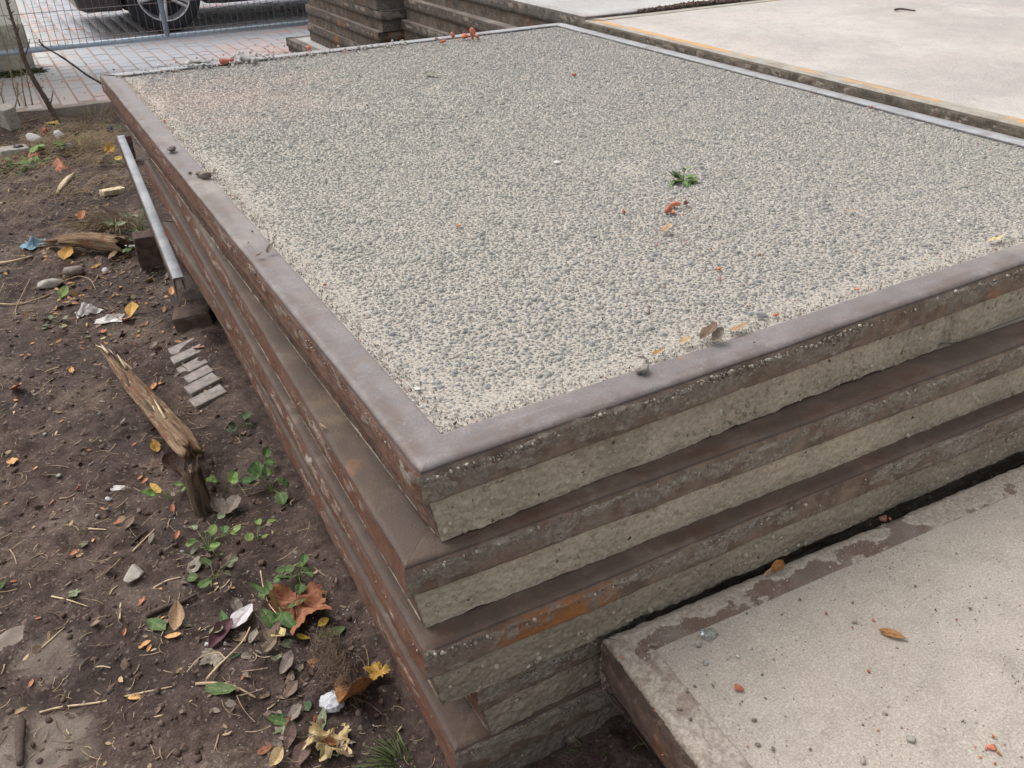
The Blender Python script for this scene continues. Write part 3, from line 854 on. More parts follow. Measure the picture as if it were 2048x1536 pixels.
# the stack to the lower right (only its top slab shows)
GL = 'slabs of the stack nearest the camera'
def slab_lr():
    # built with its far edge against the middle stack: its own back-left corner is the visible one
    rz = R(-3.55)
    Wl, Dl = 2.1, 2.0
    cx, cy = .284, -.0615
    ox = cx+Dl*math.sin(rz)*1.0; oy = cy-Dl*math.cos(rz)
    return rz, Wl, Dl, ox, oy
rz, Wl, Dl, ox, oy = slab_lr()

def lr_slab(label, ox, oy, rz, W, D, ztop, t=.145, seed=9):
    root = empty('concrete_slab', (ox, oy, ztop-t), rz); tag(root, label, 'concrete slab', GL, 'thing')
    flange, leg, r_ = .066, .128, .018
    a = np.linspace(0, math.pi/2, 6)
    prof = [(-flange, -.010), (-flange+.0005, -.0008)]+[(d, 0) for d in np.linspace(-flange+.002, -r_-.002, 18)]
    prof += [(-r_+r_*math.sin(q_), -r_+r_*math.cos(q_)) for q_ in a]+[(0, z_) for z_ in np.linspace(-r_-.002, -leg+.001, 14)]+[(-.0015, -leg), (-.012, -leg)]
    prof = np.array(prof)
    pf_ = np.clip(-prof[:, 1]/r_, 0, 1)
    for sd in ('front', 'right', 'back', 'left'):
        L = W if sd in ('front', 'back') else D
        S, I, Z = bar_grid(L, prof, .006 if sd in ('back', 'left') else .05)
        side = np.broadcast_to(sstep(.3, 1.0, pf_)[None, :], S.shape)
        bs = seed*7.7+{'front': 0, 'right': 31, 'back': 57, 'left': 83}[sd]
        dn = (L-S if sd == 'back' else S)            # distance from the visible back-left corner runs down from its end
        d0 = (L-S) if sd == 'back' else (S)
        n_ = fbm(S*5.5, I*16, bs, 4)+.55*fbm(S*34, I*34, bs+3, 4)
        outer = 1-sstep(.014, .042, I)
        if sd == 'back':
            cr = sstep(-.05, .16, n_+.55*outer-.10+.8*(1-sstep(.0, .10, d0)))*(1-side*.55)
        elif sd == 'left':
            cr = sstep(-.05, .16, n_+.75+.4*outer-.95*np.exp(-((I-.045)/.016)**2)*sstep(.03, .07, S)*(.55+.6*fbm(S*7, 0, bs+8, 2)))*(1-sstep(.35, .8, side))
        else:
            cr = sstep(-.05, .2, n_+.2)*(1-side)
        Z2 = Z+(1-side)*cr*(.0018+.0065*np.abs(fbm(S*55, I*55, bs+5, 4)))*(Z > -.009)
        out = side*(.006*fbm(S*5, Z*9, bs+7, 3)+.003*fbm(S*45, Z*45, bs+9, 4)-.012*sstep(.5, 1., -Z/leg))+cr*.004*np.abs(fbm(S*50, Z*50, bs+4, 3))
        I2 = I-np.where(I > .03, 0, out)
        V = to_slab(sd, S, I2, Z2+t, W, D)
        obj('steel_edge', mesh_np('steel_edge', V, gridq(*S.shape), attrs={'side': side, 'crust': cr, 'warm': np.full(S.shape, 1.0 if sd == 'left' else 0.), 'rim': np.zeros(S.shape)}, mat=MT['steel_mortar']), root)
    vv, qq, ww, n0 = [], [], [], 0
    zz = np.linspace(-leg+.004, -t, 10); prof2 = np.stack([-(.006+.012*np.linspace(0, 1, 10)**1.5), zz], -1)
    for sd in ('front', 'right', 'back', 'left'):
        L = W if sd in ('front', 'back') else D
        S, I, Z = bar_grid(L, prof2, .01)
        out = .004*fbm(S*9, Z*12, seed+3., 3)+.003*fbm(S*60, Z*60, seed+4., 3)
        vv.append(to_slab(sd, S, I-out, Z+t, W, D).reshape(-1, 3)); qq.append(gridq(*S.shape, n0)); n0 += S.size; ww.append(np.full(S.size, 1. if sd == 'left' else 0.))
    b = .018
    vv.append(np.array([(b, b, .004), (W-b, b, .004), (W-b, D-b, .004), (b, D-b, .004)])); qq.append(np.array([[n0, n0+3, n0+2, n0+1]])); ww.append(np.zeros(4))
    obj('concrete_core', mesh_np('concrete_core', np.concatenate(vv), np.concatenate(qq), attrs={'warm': np.concatenate(ww)}, mat=MT['conc_old']), root)
    q_ = flange-.001
    n1, n2 = 160, 150
    TX, TY = np.meshgrid(np.linspace(q_, W-q_, n1), np.linspace(q_, D-q_, n2), indexing='ij')
    TZ = t+.0006+.0012*fbm(TX*5, TY*5, 2., 3)+.0010*fbm(TX*45, TY*45, 3., 3)
    obj('concrete_top', mesh_np('concrete_top', np.stack([TX, TY, TZ], -1), gridq(n1, n2), mat=MT['conc_top_dusty']), root)
    # sand and grit lying on it
    n = 6500
    x = rng.uniform(.02, W*.62, n); y = D-.022-rng.random(n)**1.3*D*.42
    k = fbm(x*5, y*5, 4., 3)+rng.normal(0, .25, n) > .0
    x, y = x[k], y[k]; n = len(x)
    a = rng.uniform(.0006, .0016, n)*np.where(rng.random(n) < .05, 2.0, 1)
    V, Q, T = pebble_field(x, y, np.full(n, t+.002), a, a*.8, a*1.1, rng.uniform(0, 3, n), False)
    o = obj('grit', mesh_np('grit', V, Q, T, mat=MT['grit']), root); o['kind'] = 'stuff'
    return root
m = Mat('grit')
MT['grit'] = m.done(m.cramp(m.island(), [(0, (.17, .15, .13)), (.25, (.29, .262, .225)), (.65, (.37, .34, .295)), (.92, (.48, .45, .40)), (.97, (.42, .20, .14)), (1, (.2, .18, .16))], 'CONSTANT'), .9)
lr = lr_slab('dusty slab nearest the camera, lower right, its steel rim half hidden by mortar', ox, oy, rz, Wl, Dl, H-.432)
slab('lower slab hidden under the dusty slab nearest the camera', ox+.13, oy-.05, rz, 1.9, 1.95, H-.578, t=.16, group=GL, seed=12, steel='steel_brown', side_mat='conc_old')

# the stack along the right edge and the two stacks behind
GR = 'slabs stacked on the right'
slab('pale slab on the right with orange rust along its grey steel edge', 2.2, -.17, 0, 2.75, 3.01, H+.03, group=GR, seed=21, steel='steel_rustline', side_mat='conc_old', top='conc_top_pale', fine=True, crust_front=.6)
for k in range(1, 5):
    slab(['second', 'third', 'fourth', 'fifth'][k-1]+' slab down below the pale slab on the right', 2.30+.01*k, -.15, 0, 2.6, 2.9, H+.03-.14*k, t=.14 if k < 4 else .19, group=GR, seed=21+k, steel='steel_brown', side_mat='conc_old')
GB = 'slabs of the nearer stack behind'
BX = [2.25, 2.20, 2.205, 2.19, 2.20]
for k in range(5):
    slab(['top grey-white', 'second', 'third', 'fourth', 'lowest'][k]+' slab of the nearer back stack, beyond the pebbled slab', BX[k], 2.90 if k == 0 else 3.07+.01*k, R([0, -.6, .3, 0, .4][k]), 2.7, 1.98 if k else 2.14, H+.034-.14*k,
         t=.14 if k < 4 else .18, group=GB, seed=31+k, steel='steel_grey' if k == 0 else 'steel_weathered', side_mat='conc_grey', top='conc_top_grey', fine=False)
GA = 'slabs of the farther stack behind'
AX = [2.03, 2.055, 2.075, 2.05, 2.06]
for k in range(5):
    slab(['topmost', 'second', 'third', 'fourth', 'fifth'][k]+' slab of the far back stack, near the wire fence', AX[k], 5.14+.02*(k % 2), R([.5, -.4, .3, -.5, .2][k]), 2.15, 1.62, H+.09-.14*k,
         group=GA, seed=41+k, steel='steel_weathered', side_mat='conc_grey', fine=False)
slab('base slab of the far back stack, jutting out left at the foot', 1.93, 5.2, R(.4), 2.2, 1.78, H+.09-.70, t=.13, group=GA, seed=47, steel='steel_weathered', side_mat='conc_grey')

# ------------------------------------------------------------------ fence
FY, RZ = 7.02, .205
fence = empty('wire_fence', (0, FY, 0)); tag(fence, kind='thing'); tag(fence, 'grey tubular site fence panel of fine wire mesh in front of the car', 'fence')
XL, XR = -1.1, 2.45
mb = MB(); mb.tube([(XL, 0, RZ), (XR, 0, RZ)], .021, 12); mb.build('bottom_rail', MT['galv'], fence, True)
mb = MB(); mb.tube([(XL, 0, 2.0), (XR, 0, 2.0)], .021, 12); mb.build('top_rail', MT['galv'], fence, True)
for xp, z0 in ((XL, .0), (XR, .0), (.955, RZ+.0)):
    mb = MB(); mb.tube([(xp, 0, z0), (xp, 0, 2.02)], .021, 12); mb.build('post', MT['galv'], fence, True)
for xp in (XL, XR):
    obj('foot', bevelled_box('foot', .22, .6, .13, .02, MT['grey_stone'], 2), fence, (xp, 0, -.001))
mb = MB(); mb.tube([(0, -.022, RZ+.01), (0, -.022, 1.99)], .0021, 5); vw = mb.mesh('wire', MT['wire'])
for xp in np.arange(XL+.04, XR, .052):
    obj('wire', vw, fence, (xp, 0, 0))
mb = MB(); mb.tube([(XL, -.026, 0), (XR, -.026, 0)], .0023, 5); hw = mb.mesh('wire', MT['wire'])
for zp in np.arange(RZ+.055, 2.0, .205):
    obj('wire', hw, fence, (0, 0, zp))

# ------------------------------------------------------------------ house wall on the left
wl = empty('house_wall', (-.05, 7.33, 0)); tag(wl, 'cream rendered house wall with grey concrete plinth behind the fence', 'wall', None, 'thing')
o = obj('plinth', bevelled_box('plinth', 4.0, .3, .345, .006, MT['plinth'], 2), wl, (-2.0, .15, 0))
o = obj('rendered_wall', bevelled_box('rendered_wall', 3.985, .28, 3.2, .008, MT['cream'], 2, z0=.345), wl, (-2.0, .16, 0))

# ------------------------------------------------------------------ car
WR = .355
wc = at(328, -6, 8.50, 1); WX = float(wc[0])
car = empty('parked_car', (WX, 8.5, 0)); tag(car, 'dark parked car with silver twin-spoke wheel behind the wire fence', 'car')
WB = 2.62
def arch(cx, r, a0, a1, n=12):
    return [(cx+r*math.cos(t), WR+r*math.sin(t)) for t in np.linspace(a0, a1, n)]
low = .235
ra = .405; al = math.asin((WR-low)/ra)
outline = [(-.80, .42), (-.77, .27), (-.70, low)]+arch(0, ra, math.pi+al, -al)+[(.55, low-.01), (WB-.55, low-.01)]+arch(WB, ra, math.pi+al, -al)
outline += [(WB+.62, .27), (WB+.72, .40), (WB+.74, .78), (WB+.66, .95), (WB+.45, 1.02), (WB-.35, 1.46), (WB-.9, 1.50), (1.05, 1.48), (.30, 1.08), (-.35, .95), (-.74, .78), (-.82, .6)]
bm = bmesh.new()
def ring(yy, sc, zc=.0):
    return [bm.verts.new((px0, yy, pz0)) for px0, pz0 in outline]
inset = [(0.02, 0), (.0, 0), (0.0, 0)]
rings = []
for yy, hw_ in ((.0, 1), (1.72, 1)):
    vsn = []
    for px0, pz0 in outline:
        tum = .16*max(0, pz0-.95)/.5
        vsn.append(bm.verts.new((px0, yy+(tum if yy < .5 else -tum), pz0)))
    rings.append(vsn)
nO = len(outline)
for k in range(nO):
    bm.faces.new((rings[0][k], rings[0][(k+1) % nO], rings[1][(k+1) % nO], rings[1][k]))
bm.faces.new(rings[0][::-1]); bm.faces.new(rings[1])
bmesh.ops.recalc_face_normals(bm, faces=bm.faces)
es = [e for e in bm.edges if len(e.link_faces) == 2 and (len(e.link_faces[0].verts) > 5) != (len(e.link_faces[1].verts) > 5)]
bmesh.ops.bevel(bm, geom=es, offset=.035, segments=3, affect='EDGES', profile=.5)
bmesh.ops.triangulate(bm, faces=[f_ for f_ in bm.faces if len(f_.verts) > 4])
me = bpy.data.meshes.new('body'); bm.to_mesh(me); bm.free(); me.materials.append(MT['car'])
obj('body', me, car)
for wx0, wx1, wx2, wx3 in ((.62, 1.16, 1.55, 1.55), (1.62, 1.62, 2.3, 2.5)):
    mb = MB(); mb.add([(wx0, .03, 1.06), (wx3, .03, 1.06), (wx2, .125, 1.41), (wx1, .125, 1.41), (wx0, .045, 1.06), (wx3, .045, 1.06), (wx2, .14, 1.41), (wx1, .14, 1.41)],
                      [(0, 1, 2, 3), (0, 4, 5, 1), (1, 5, 6, 2), (2, 6, 7, 3), (3, 7, 4, 0)])
    mb.build('window', MT['glass'], car)
obj('headlight', bevelled_box('headlight', .12, .3, .12, .02, MT['lamp'], 2), car, (-.74, .22, .64))
obj('headlight', bevelled_box('headlight', .12, .3, .12, .02, MT['lamp'], 2), car, (-.74, 1.5, .64))
def lathe(pr, n=48):
    pr = np.array(pr); th = np.arange(n)*2*math.pi/n
    V = np.stack([np.outer(np.cos(th), pr[:, 1]), np.broadcast_to(pr[:, 0], (n, len(pr))), np.outer(np.sin(th), pr[:, 1])], -1)
    mm = len(pr); Q = []
    for i_ in range(n):
        for j_ in range(mm-1):
            Q.append((i_*mm+j_, ((i_+1) % n)*mm+j_, ((i_+1) % n)*mm+j_+1, i_*mm+j_+1))
    return V.reshape(-1, 3), Q
mb = MB(); mb.add(*lathe([(.02, .235), (.0, .245), (-.012, .262), (-.016, .30), (-.008, .335), (.02, .351), (.06, .355), (.15, .355), (.19, .345), (.21, .31), (.20, .25)])); tyre_me = mb.mesh('tyre', MT['tyre'], True)
mb = MB(); mb.add(*lathe([(.10, .02), (.10, .22), (.03, .232), (-.004, .238), (-.010, .246), (-.004, .250), (.02, .247)])); rimb_me = mb.mesh('rim', MT['rim'], True)
mb = MB(); mb.add(*lathe([(.085, .0), (.085, .21), (.095, .215)])); disc_me = mb.mesh('brake_disc', MT['rim_dark'], True)
sp_me = None
mb = MB()
for off in (-.019, .019):
    V = []
    for rr, w_, yy in ((.03, .012, .0), (.09, .013, -.006), (.16, .014, -.006), (.236, .016, .004)):
        V += [(off*(.7+rr*2.6)-w_, yy, rr), (off*(.7+rr*2.6)+w_, yy, rr), (off*(.7+rr*2.6)+w_*.7, yy+.03, rr), (off*(.7+rr*2.6)-w_*.7, yy+.03, rr)]
    Q = []
    for i_ in range(3):
        for k in range(4):
            Q.append((i_*4+k, i_*4+(k+1) % 4, i_*4+4+(k+1) % 4, i_*4+4+k))
    mb.add(V, Q)
sp_me = mb.mesh('spoke', MT['rim'])
mb = MB(); mb.add(*lathe([(-.008, .0), (-.010, .03), (.0, .045), (.03, .05)], 24)); hub_me = mb.mesh('hub_cap', MT['rim'], True)
for cx, cy, fl in ((0, .02, 1), (WB, .02, 1), (0, 1.70, -1), (WB, 1.70, -1)):
    # each wheel is a part; rim, spokes and disc are its pieces
    w = obj('wheel', tyre_me, car, (cx, cy, WR-.001), (0, 0, 0 if fl > 0 else math.pi))
    obj('rim', rimb_me, w); obj('brake_disc', disc_me, w); obj('hub_cap', hub_me, w)
    for k in range(5):
        obj('spoke', sp_me, w, (0, 0, 0), (0, R(180+72*k+10), 0))

# ------------------------------------------------------------------ generic small things
MARKS = {'the pale flat-sided stone': (270, 1152), 'the largest plaster lump': (70, 285), 'the grey stone plate': (100, 575), 'the foam piece with the curled leaf': (667, 1412), 'the crumpled blue plastic': (70, 492),
         'the crumpled clear cup': (172, 628), 'the rotten log': (180, 500), 'the snapped trunk stub': (400, 960), 'the bent-over stem': (300, 800), 'the buried brick row': (375, 745), 'the large red-brown maple leaf': (598, 1240),
         'the long pale twig': (210, 1404), 'the thick dark stick': (345, 1214), 'the silvery leaf': (486, 1240), 'the crumpled tan maple leaf': (655, 1500), 'the sunken dark stub': (44, 1500), 'the straggly lime weed': (420, 1105),
         'the pale mud at the left edge': (30, 1280), 'the brown lobed leaf': (434, 1325), 'the long pale wood chip': (130, 370), 'the plastic film mid-bed': (232, 975), 'the straight pale twig': (140, 1202), 'the pale twig above the stone': (290, 1080)}
MARKS_SLAB = {'the small green plant': (1366, 360), 'the brick cluster below the plant': (1352, 418), 'the far edge brick group': (920, 80), 'the broken brick heap': (449, 127), 'the lone brick bit on the left half': (919, 454),
              'the pale grey edge stone': (1520, 634), 'the front leaf litter': (1390, 690), 'the loose dirt heap on the left edge': (412, 356), 'the white chip mid-slab': (1115, 325), 'the right end of the front edge': (1960, 500), 'the folded tan leaf': (1333, 466), 'the flat pale pebble': (1293, 622), 'the straw-like leaf': (1703, 427), 'the grey-green leaf': (863, 151), 'the lone far brick bit': (1148, 153)}
MARKS_NEAR = {'the glass shard': (1412, 1272), 'the largest orange brick bit': (1479, 1380), 'the curled orange-brown leaf': (1786, 1271), 'the brown stone chip': (1765, 1042), 'the ochre leaf': (1554, 1143), 'the crumbled brick heap': (1982, 1495), 'the flat angular grey chip': (1410, 1325), 'the pale pebble near the bottom': (1823, 1480), 'the round seed case': (1308, 1293)}
_used = set()
def which(base, u, v, marks=MARKS):
    """a label that singles one small thing out by the nearest thing one can find"""
    best = None
    for nm, (mu, mv) in marks.items():
        du, dv = u-mu, v-mv
        dr = ('right of' if du > 0 else 'left of') if abs(du) > abs(dv) else ('in front of' if dv > 0 else 'behind')
        for q_, extra in (('just ', 0), ('', 60), ('farther ', 160)):
            lab = base+' '+q_+dr+' '+nm
            if lab not in _used and len(lab.split()) <= 16:
                c_ = math.hypot(du, dv)
                c_ = c_+extra+(0 if (c_ < 60) == (q_ == 'just ') else 90)
                if best is None or c_ < best[0]: best = (c_, lab)
    _used.add(best[1]); return best[1]
def rock_mesh(name, sx, sy, sz, mat, sub=2, amp=.35, freq=1.6, angular=True, seed=None):
    V, F = ico(sub); sd = rng.uniform(0, 99) if seed is None else seed
    n = fbm(V[:, 0]*freq+sd, V[:, 1]*freq, V[:, 2]*freq, 3)
    P = V*(1+amp*n)[:, None]
    if angular:
        for k in range(10):
            d = rng.normal(size=3); d /= np.linalg.norm(d); c = rng.uniform(.38, .72)
            e = np.maximum(P@d-c, 0); P = P-e[:, None]*d[None, :]*.92
    P = P*np.array([sx, sy, sz]); P[:, 2] -= P[:, 2].min()
    return mesh_np(name, P, None, F, smooth=not angular, mat=mat)

def rock(name, p, sx, sy, sz, mat, label, cat, group=None, sub=2, sink=.1, rz=None, tilt=.1, **kw):
    me = rock_mesh(name, sx, sy, sz, mat, sub, **kw)
    o = obj(name, me, None, (p[0], p[1], p[2]-sink*sz), (rng.uniform(-tilt, tilt), rng.uniform(-tilt, tilt), rng.uniform(0, 6.3) if rz is None else rz))
    return tag(o, label, cat, group)

def px(p):
    return float((np.asarray(p)-CAM)@_f)/F_PX      # metres per photo pixel at a place

def leaf_mesh(kind, mat, L=1.0, curl=.25, fold=.3, seed=0, wid=.4):
    """flat leaf along +Y from the origin; attribute vein marks midrib and side veins"""
    if kind == 'maple':
        nth, nr = 90, 6
        th = np.linspace(-math.pi*.96, math.pi*.96, nth)
        lob = 0
        r_out = .60*np.ones(nth)*(1-.55*sstep(2.3, 3.0, np.abs(th)))
        for ang, ln, w_ in ((0, 1.0, .36), (.95, .92, .36), (-.95, .92, .36), (1.85, .66, .32), (-1.85, .66, .32)):
            d = np.abs(th-ang)
            r_out = np.maximum(r_out, ln*np.maximum(0, 1-(d/(w_*2.1))**1.15)*.78+ln*.22*np.exp(-(d/w_)**2))
        r_out = r_out*(1+.07*np.sign(np.sin(th*17)))*(.55+.0)
        rr = np.linspace(.02, 1, nr)
        RR = r_out[:, None]*rr[None, :]
        X, Y = RR*np.sin(th)[:, None], RR*np.cos(th)[:, None]+.18
        vein = np.zeros_like(X)
        for ang in (0, .95, -.95, 1.85, -1.85):
            vein = np.maximum(vein, np.exp(-((th-ang)[:, None]*RR/.012)**2))
        Z = curl*(.35*fbm(X*2.4+seed, Y*2.4, seed, 3)+.30*(X**2+(Y-.18)**2))+.05*fbm(X*8, Y*8, seed+2., 2)*fold
        V = np.stack([X, Y, Z], -1).reshape(-1, 3)*L
        Q = gridq(nth, nr)
        return mesh_np('leaf', V, Q, attrs={'vein': vein}, mat=mat)
    ns, nc = 15, 7
    s_ = np.linspace(0, 1, ns)
    w = {'oval': wid*np.sin(math.pi*s_**.9)**.8*.5, 'lance': wid*.55*np.sin(math.pi*s_**.75)**.9*.5, 'round': .9*wid*np.sqrt(np.maximum(0, 1-(2*s_-1)**2))*.5+.0,
         'toothed': wid*np.sin(math.pi*s_**.8)**.8*.5*(1+.12*np.sign(np.sin(s_*44)))}[kind]
    w = np.maximum(w*(1+.16*fbm(s_*5+seed*1.7, seed, 0, 3)), .006)
    c_ = np.linspace(-1, 1, nc)
    wl = w[:, None]*(1+.22*fbm(s_*6+seed*2.3, seed+4, 0, 3))[:, None]; X = np.where(c_[None, :] < 0, w[:, None], wl)*c_[None, :]+.05*wid*np.sin(s_*3+seed)[:, None]
    bend = curl*1.6
    ang = bend*s_
    yy = np.concatenate([[0], np.cumsum(np.cos(ang[1:])/(ns-1))]); zz = np.concatenate([[0], np.cumsum(np.sin(ang[1:])/(ns-1))])
    Y = np.broadcast_to(yy[:, None], X.shape)
    Z = zz[:, None]+fold*np.abs(X)*.8+.09*fbm(X*5+seed, s_[:, None]*5, seed, 3)
    vein = np.maximum(np.exp(-(c_[None, :]/.12)**2), .55*np.exp(-(((s_[:, None]-.25*np.abs(c_)[None, :])*9 % 1-.5)/.14)**2))
    vein = np.broadcast_to(vein, X.shape)
    return mesh_np('leaf', np.stack([X, Y, Z], -1).reshape(-1, 3)*L, gridq(ns, nc), attrs={'vein': vein}, mat=mat)

_leafcache = {}
def leaf_var(kind, col, k=None, **kw):
    k = int(rng.integers(0, 4)) if k is None else k
    key = (kind, col, k, tuple(sorted(kw.items())))
    if key not in _leafcache:
        kw2 = dict(kw)
        kw2.setdefault('curl', (.15, .45, -.35, .7)[k % 4]); kw2.setdefault('fold', (.2, .6, .35, .8)[k % 4])
        _leafcache[key] = leaf_mesh(kind, LM[col], 1.0, seed=k*3.3+len(_leafcache), **kw2)
    return _leafcache[key]

def lay(u0, v0, u1, v1, surf=None):
    """two photo points on the ground (or on a level surface) -> base, yaw, length"""
    a = ground_at(u0, v0) if surf is None else at(u0, v0, surf)
    b = ground_at(u1, v1) if surf is None else at(u1, v1, surf)
    d = b-a
    return a, b, math.atan2(-d[0], d[1]), float(np.hypot(d[0], d[1])), float(math.atan2(d[2], np.hypot(d[0], d[1])))

def leaf(u0, v0, u1, v1, kind, col, label, cat='leaf', group=None, surf=None, lift=.004, k=None, name='fallen_leaf', roll=None, pitch=0, sc=1.0, **kw):
    a, b, yaw, L, sl = lay(u0, v0, u1, v1, surf)
    me = leaf_var(kind, col, k, **kw)
    o = obj(name, me, None, (a[0], a[1], a[2]+lift), (sl+pitch, rng.uniform(-.25, .25) if roll is None else roll, yaw))
    L = min(L, .30)*sc
    o.scale = (L, L, L)
    return tag(o, label, cat, group)

def stick(pts, rad, mat, label, name='twig', cat='twig', group=None, surf=None, n=7, lift=None, jit=.1):
    P = []
    for k, (u, v) in enumerate(pts):
        g = ground_at(u, v) if surf is None else at(u, v, surf)
        P.append(g)
    P = np.array(P)
    P[:, 2] += (rad if lift is None else lift)
    t = np.linspace(0, 1, len(P)); tt = np.linspace(0, 1, max(8, len(P)*4))
    C = np.stack([np.interp(tt, t, P[:, k]) for k in range(3)], -1)
    for _ in range(2):
        C[1:-1] = (C[:-2]+2*C[1:-1]+C[2:])/4
    base = C[0].copy()
    mb = MB(); mb.tube(C-base, np.linspace(1.0, .6, len(C))*rad, n, jit=jit)
    o = mb.build(name, MT[mat], None, True, loc=base)
    return tag(o, label, cat, group)

# ------------------------------------------------------------------ loose stuff of the soil
def scatter_crumbs(n, name, mat, smin, smax, region, label=None, mask=None, flat=.7, sub=1, z_off=0.0):
    V0, F0 = ico(1) if sub == 1 else ico(sub)
    xs = rng.uniform(region[0], region[1], n); ys = region[2]+(region[3]-region[2])*rng.random(n)**1.5
    if mask is not None:
        k = mask(xs, ys); xs, ys = xs[k], ys[k]
    n = len(xs)
    zs = gl(xs, ys)+z_off
    s = smin*(smax/smin)**(rng.random(n)**2)
    sc = s[:, None]*rng.uniform(.6, 1.2, (n, 3)); sc[:, 2] *= flat
    J = 1+rng.uniform(-.25, .25, (n, len(V0)))
    P = V0[None]*J[..., None]*sc[:, None, :]+np.stack([xs, ys, zs+s*.2], -1)[:, None, :]
    T = F0[None]+(np.arange(n)*len(V0))[:, None, None]
    o = obj(name, mesh_np(name, P, None, T, smooth=False, mat=mat))
    tag(o, label, None, kind='stuff')
    return o
inlot = lambda x, y: (x < -.0+.02*y)
V0_, F0_ = ico(1)
scatter_crumbs(3600, 'soil_crumbs', MT['crumb'], .0016, .011, (-1.0, .12, -.1, 5.7), 'dark soil crumbs and grit strewn over the bare dirt', inlot)
near_foam = lambda x, y: inlot(x, y) & (rng.random(len(x)) < np.exp(-((x+.16)**2/.03+(y-.62)**2/.16))*.9+.10)
scatter_crumbs(2600, 'foam_beads', MT['foam'], .0010, .0026, (-.8, .06, .0, 3.6), 'tiny white foam beads sprinkled in the soil', near_foam, .9, z_off=.0012)
chk = lambda x, y: inlot(x, y) & (rng.random(len(x)) < np.exp(-((x+.14)**2/.006+(y-.5)**2/.05)))
scatter_crumbs(1500, 'dark_seed_husks', MT['char'], .0012, .0032, (-.5, .05, .1, 1.2), 'tiny dark husks scattered among the leaves on the dirt', chk, .8, z_off=.001)

def fibres(P, rad):
    """P: (n, m, 3) centre lines -> three-sided thin tubes in one mesh"""
    n, m_, _ = P.shape
    T = np.gradient(P, axis=1); T /= np.linalg.norm(T, axis=2, keepdims=True)+1e-12
    a = np.cross(T, np.array([0.03, 0.02, 1.0])); a /= np.linalg.norm(a, axis=2, keepdims=True)+1e-12
    b = np.cross(a, T)
    rad = np.broadcast_to(np.asarray(rad, float).reshape(-1, 1, 1), (n, m_, 1))
    V = np.stack([P+(a*math.cos(q_)+b*math.sin(q_))*rad for q_ in (0.5, 2.6, 4.7)], 2)
    k = np.arange(n)[:, None, None]*(m_*3)
    i = np.arange(m_-1)[None, :, None]*3; c = np.arange(3)[None, None, :]; d = (c+1) % 3
    Q = np.stack([k+i+c, k+i+d, k+i+3+d, k+i+3+c], -1).reshape(-1, 4)
    return V.reshape(-1, 3), Q

def scatter_straw(n, name, mat, lmin, lmax, region, label, mask, rad=.0007):
    xs = rng.uniform(region[0], region[1], n); ys = region[2]+(region[3]-region[2])*rng.random(n)**1.25
    k = mask(xs, ys); xs, ys = xs[k][:, None], ys[k][:, None]; n = len(xs)
    L = lmin*(lmax/lmin)**rng.random((n, 1))**1.4; a = rng.uniform(0, math.pi, (n, 1)); c = rng.uniform(-.8, .8, (n, 1))
    t = np.linspace(-.5, .5, 5)[None, :]
    X = xs+np.cos(a+c*t)*L*t; Y = ys+np.sin(a+c*t)*L*t
    g = gl(X, Y)
    Z = np.maximum(g.max(1, keepdims=True)+rad+np.abs(rng.normal(0, .0015, (n, 1)))+t*L*rng.normal(0, .13, (n, 1)), g+rad*.5)
    V, Q = fibres(np.stack([X, Y, Z], -1), rad*rng.uniform(.6, 1.7, n))
    return tag(obj(name, mesh_np(name, V, Q, mat=mat)), label, None, kind='stuff')
scatter_straw(1500, 'straw_litter', MT['straw'], .012, .07, (-.95, .08, .05, 5.6), 'dry straw and stalk bits littering the dirt', inlot)
scatter_straw(900, 'root_litter', MT['root'], .02, .10, (-.95, .08, .05, 5.6), 'dark root fibres littering the dirt', inlot, .0008)
def scatter_leafbits(n, name, cols, smin, smax, region, label, mask):
    out = []
    for col in cols:
        m_ = n//len(cols)
        xs = rng.uniform(region[0], region[1], m_); ys = region[2]+(region[3]-region[2])*rng.random(m_)**1.2
        k = mask(xs, ys); xs, ys = xs[k], ys[k]
        mb = MB()
        for x, y in zip(xs, ys):
            s = smin*(smax/smin)**rng.random(); a = rng.uniform(0, 6.28)
            w = s*rng.uniform(.25, .55)
            u = np.array([math.cos(a), math.sin(a), rng.normal(0, .25)])*s; v = np.array([-math.sin(a), math.cos(a), rng.normal(0, .5)])*w
            b = np.array([x, y, float(gl(x, y))+.003+rng.uniform(0, .003)])
            mid = np.array([0, 0, rng.uniform(-.25, .25)*s])
            P = [b-u*.5, b-u*.15+v*.5, b+u*.25+v*.4, b+u*.5, b+u*.2-v*.45+mid, b-u*.2-v*.4+mid, b+mid*.5]
            mb.add(P, None, [(6, 0, 1), (6, 1, 2), (6, 2, 3), (6, 3, 4), (6, 4, 5), (6, 5, 0)])
        o = mb.build(name, LM[col], None, True); tag(o, label % col, None, kind='stuff'); out.append(o)
    return out
scatter_leafbits(1300, 'leaf_crumbs', ('brown', 'greybrown', 'tan', 'brown'), .008, .028, (-.95, .06, .1, 5.6), 'crumbled %s leaf bits trodden into the dirt', inlot)
near_beam = lambda x, y: inlot(x, y) & (rng.random(len(x)) < np.exp(-((x+.22)**2/.05+(y-2.9)**2/.5)))  # mask: leaf litter lies thickest beside the beam
scatter_leafbits(1600, 'leaf_crumbs', ('brown', 'red'), .012, .035, (-.7, .06, 1.8, 4.2), 'crumbled %s leaf litter by the galvanised beam', near_beam)

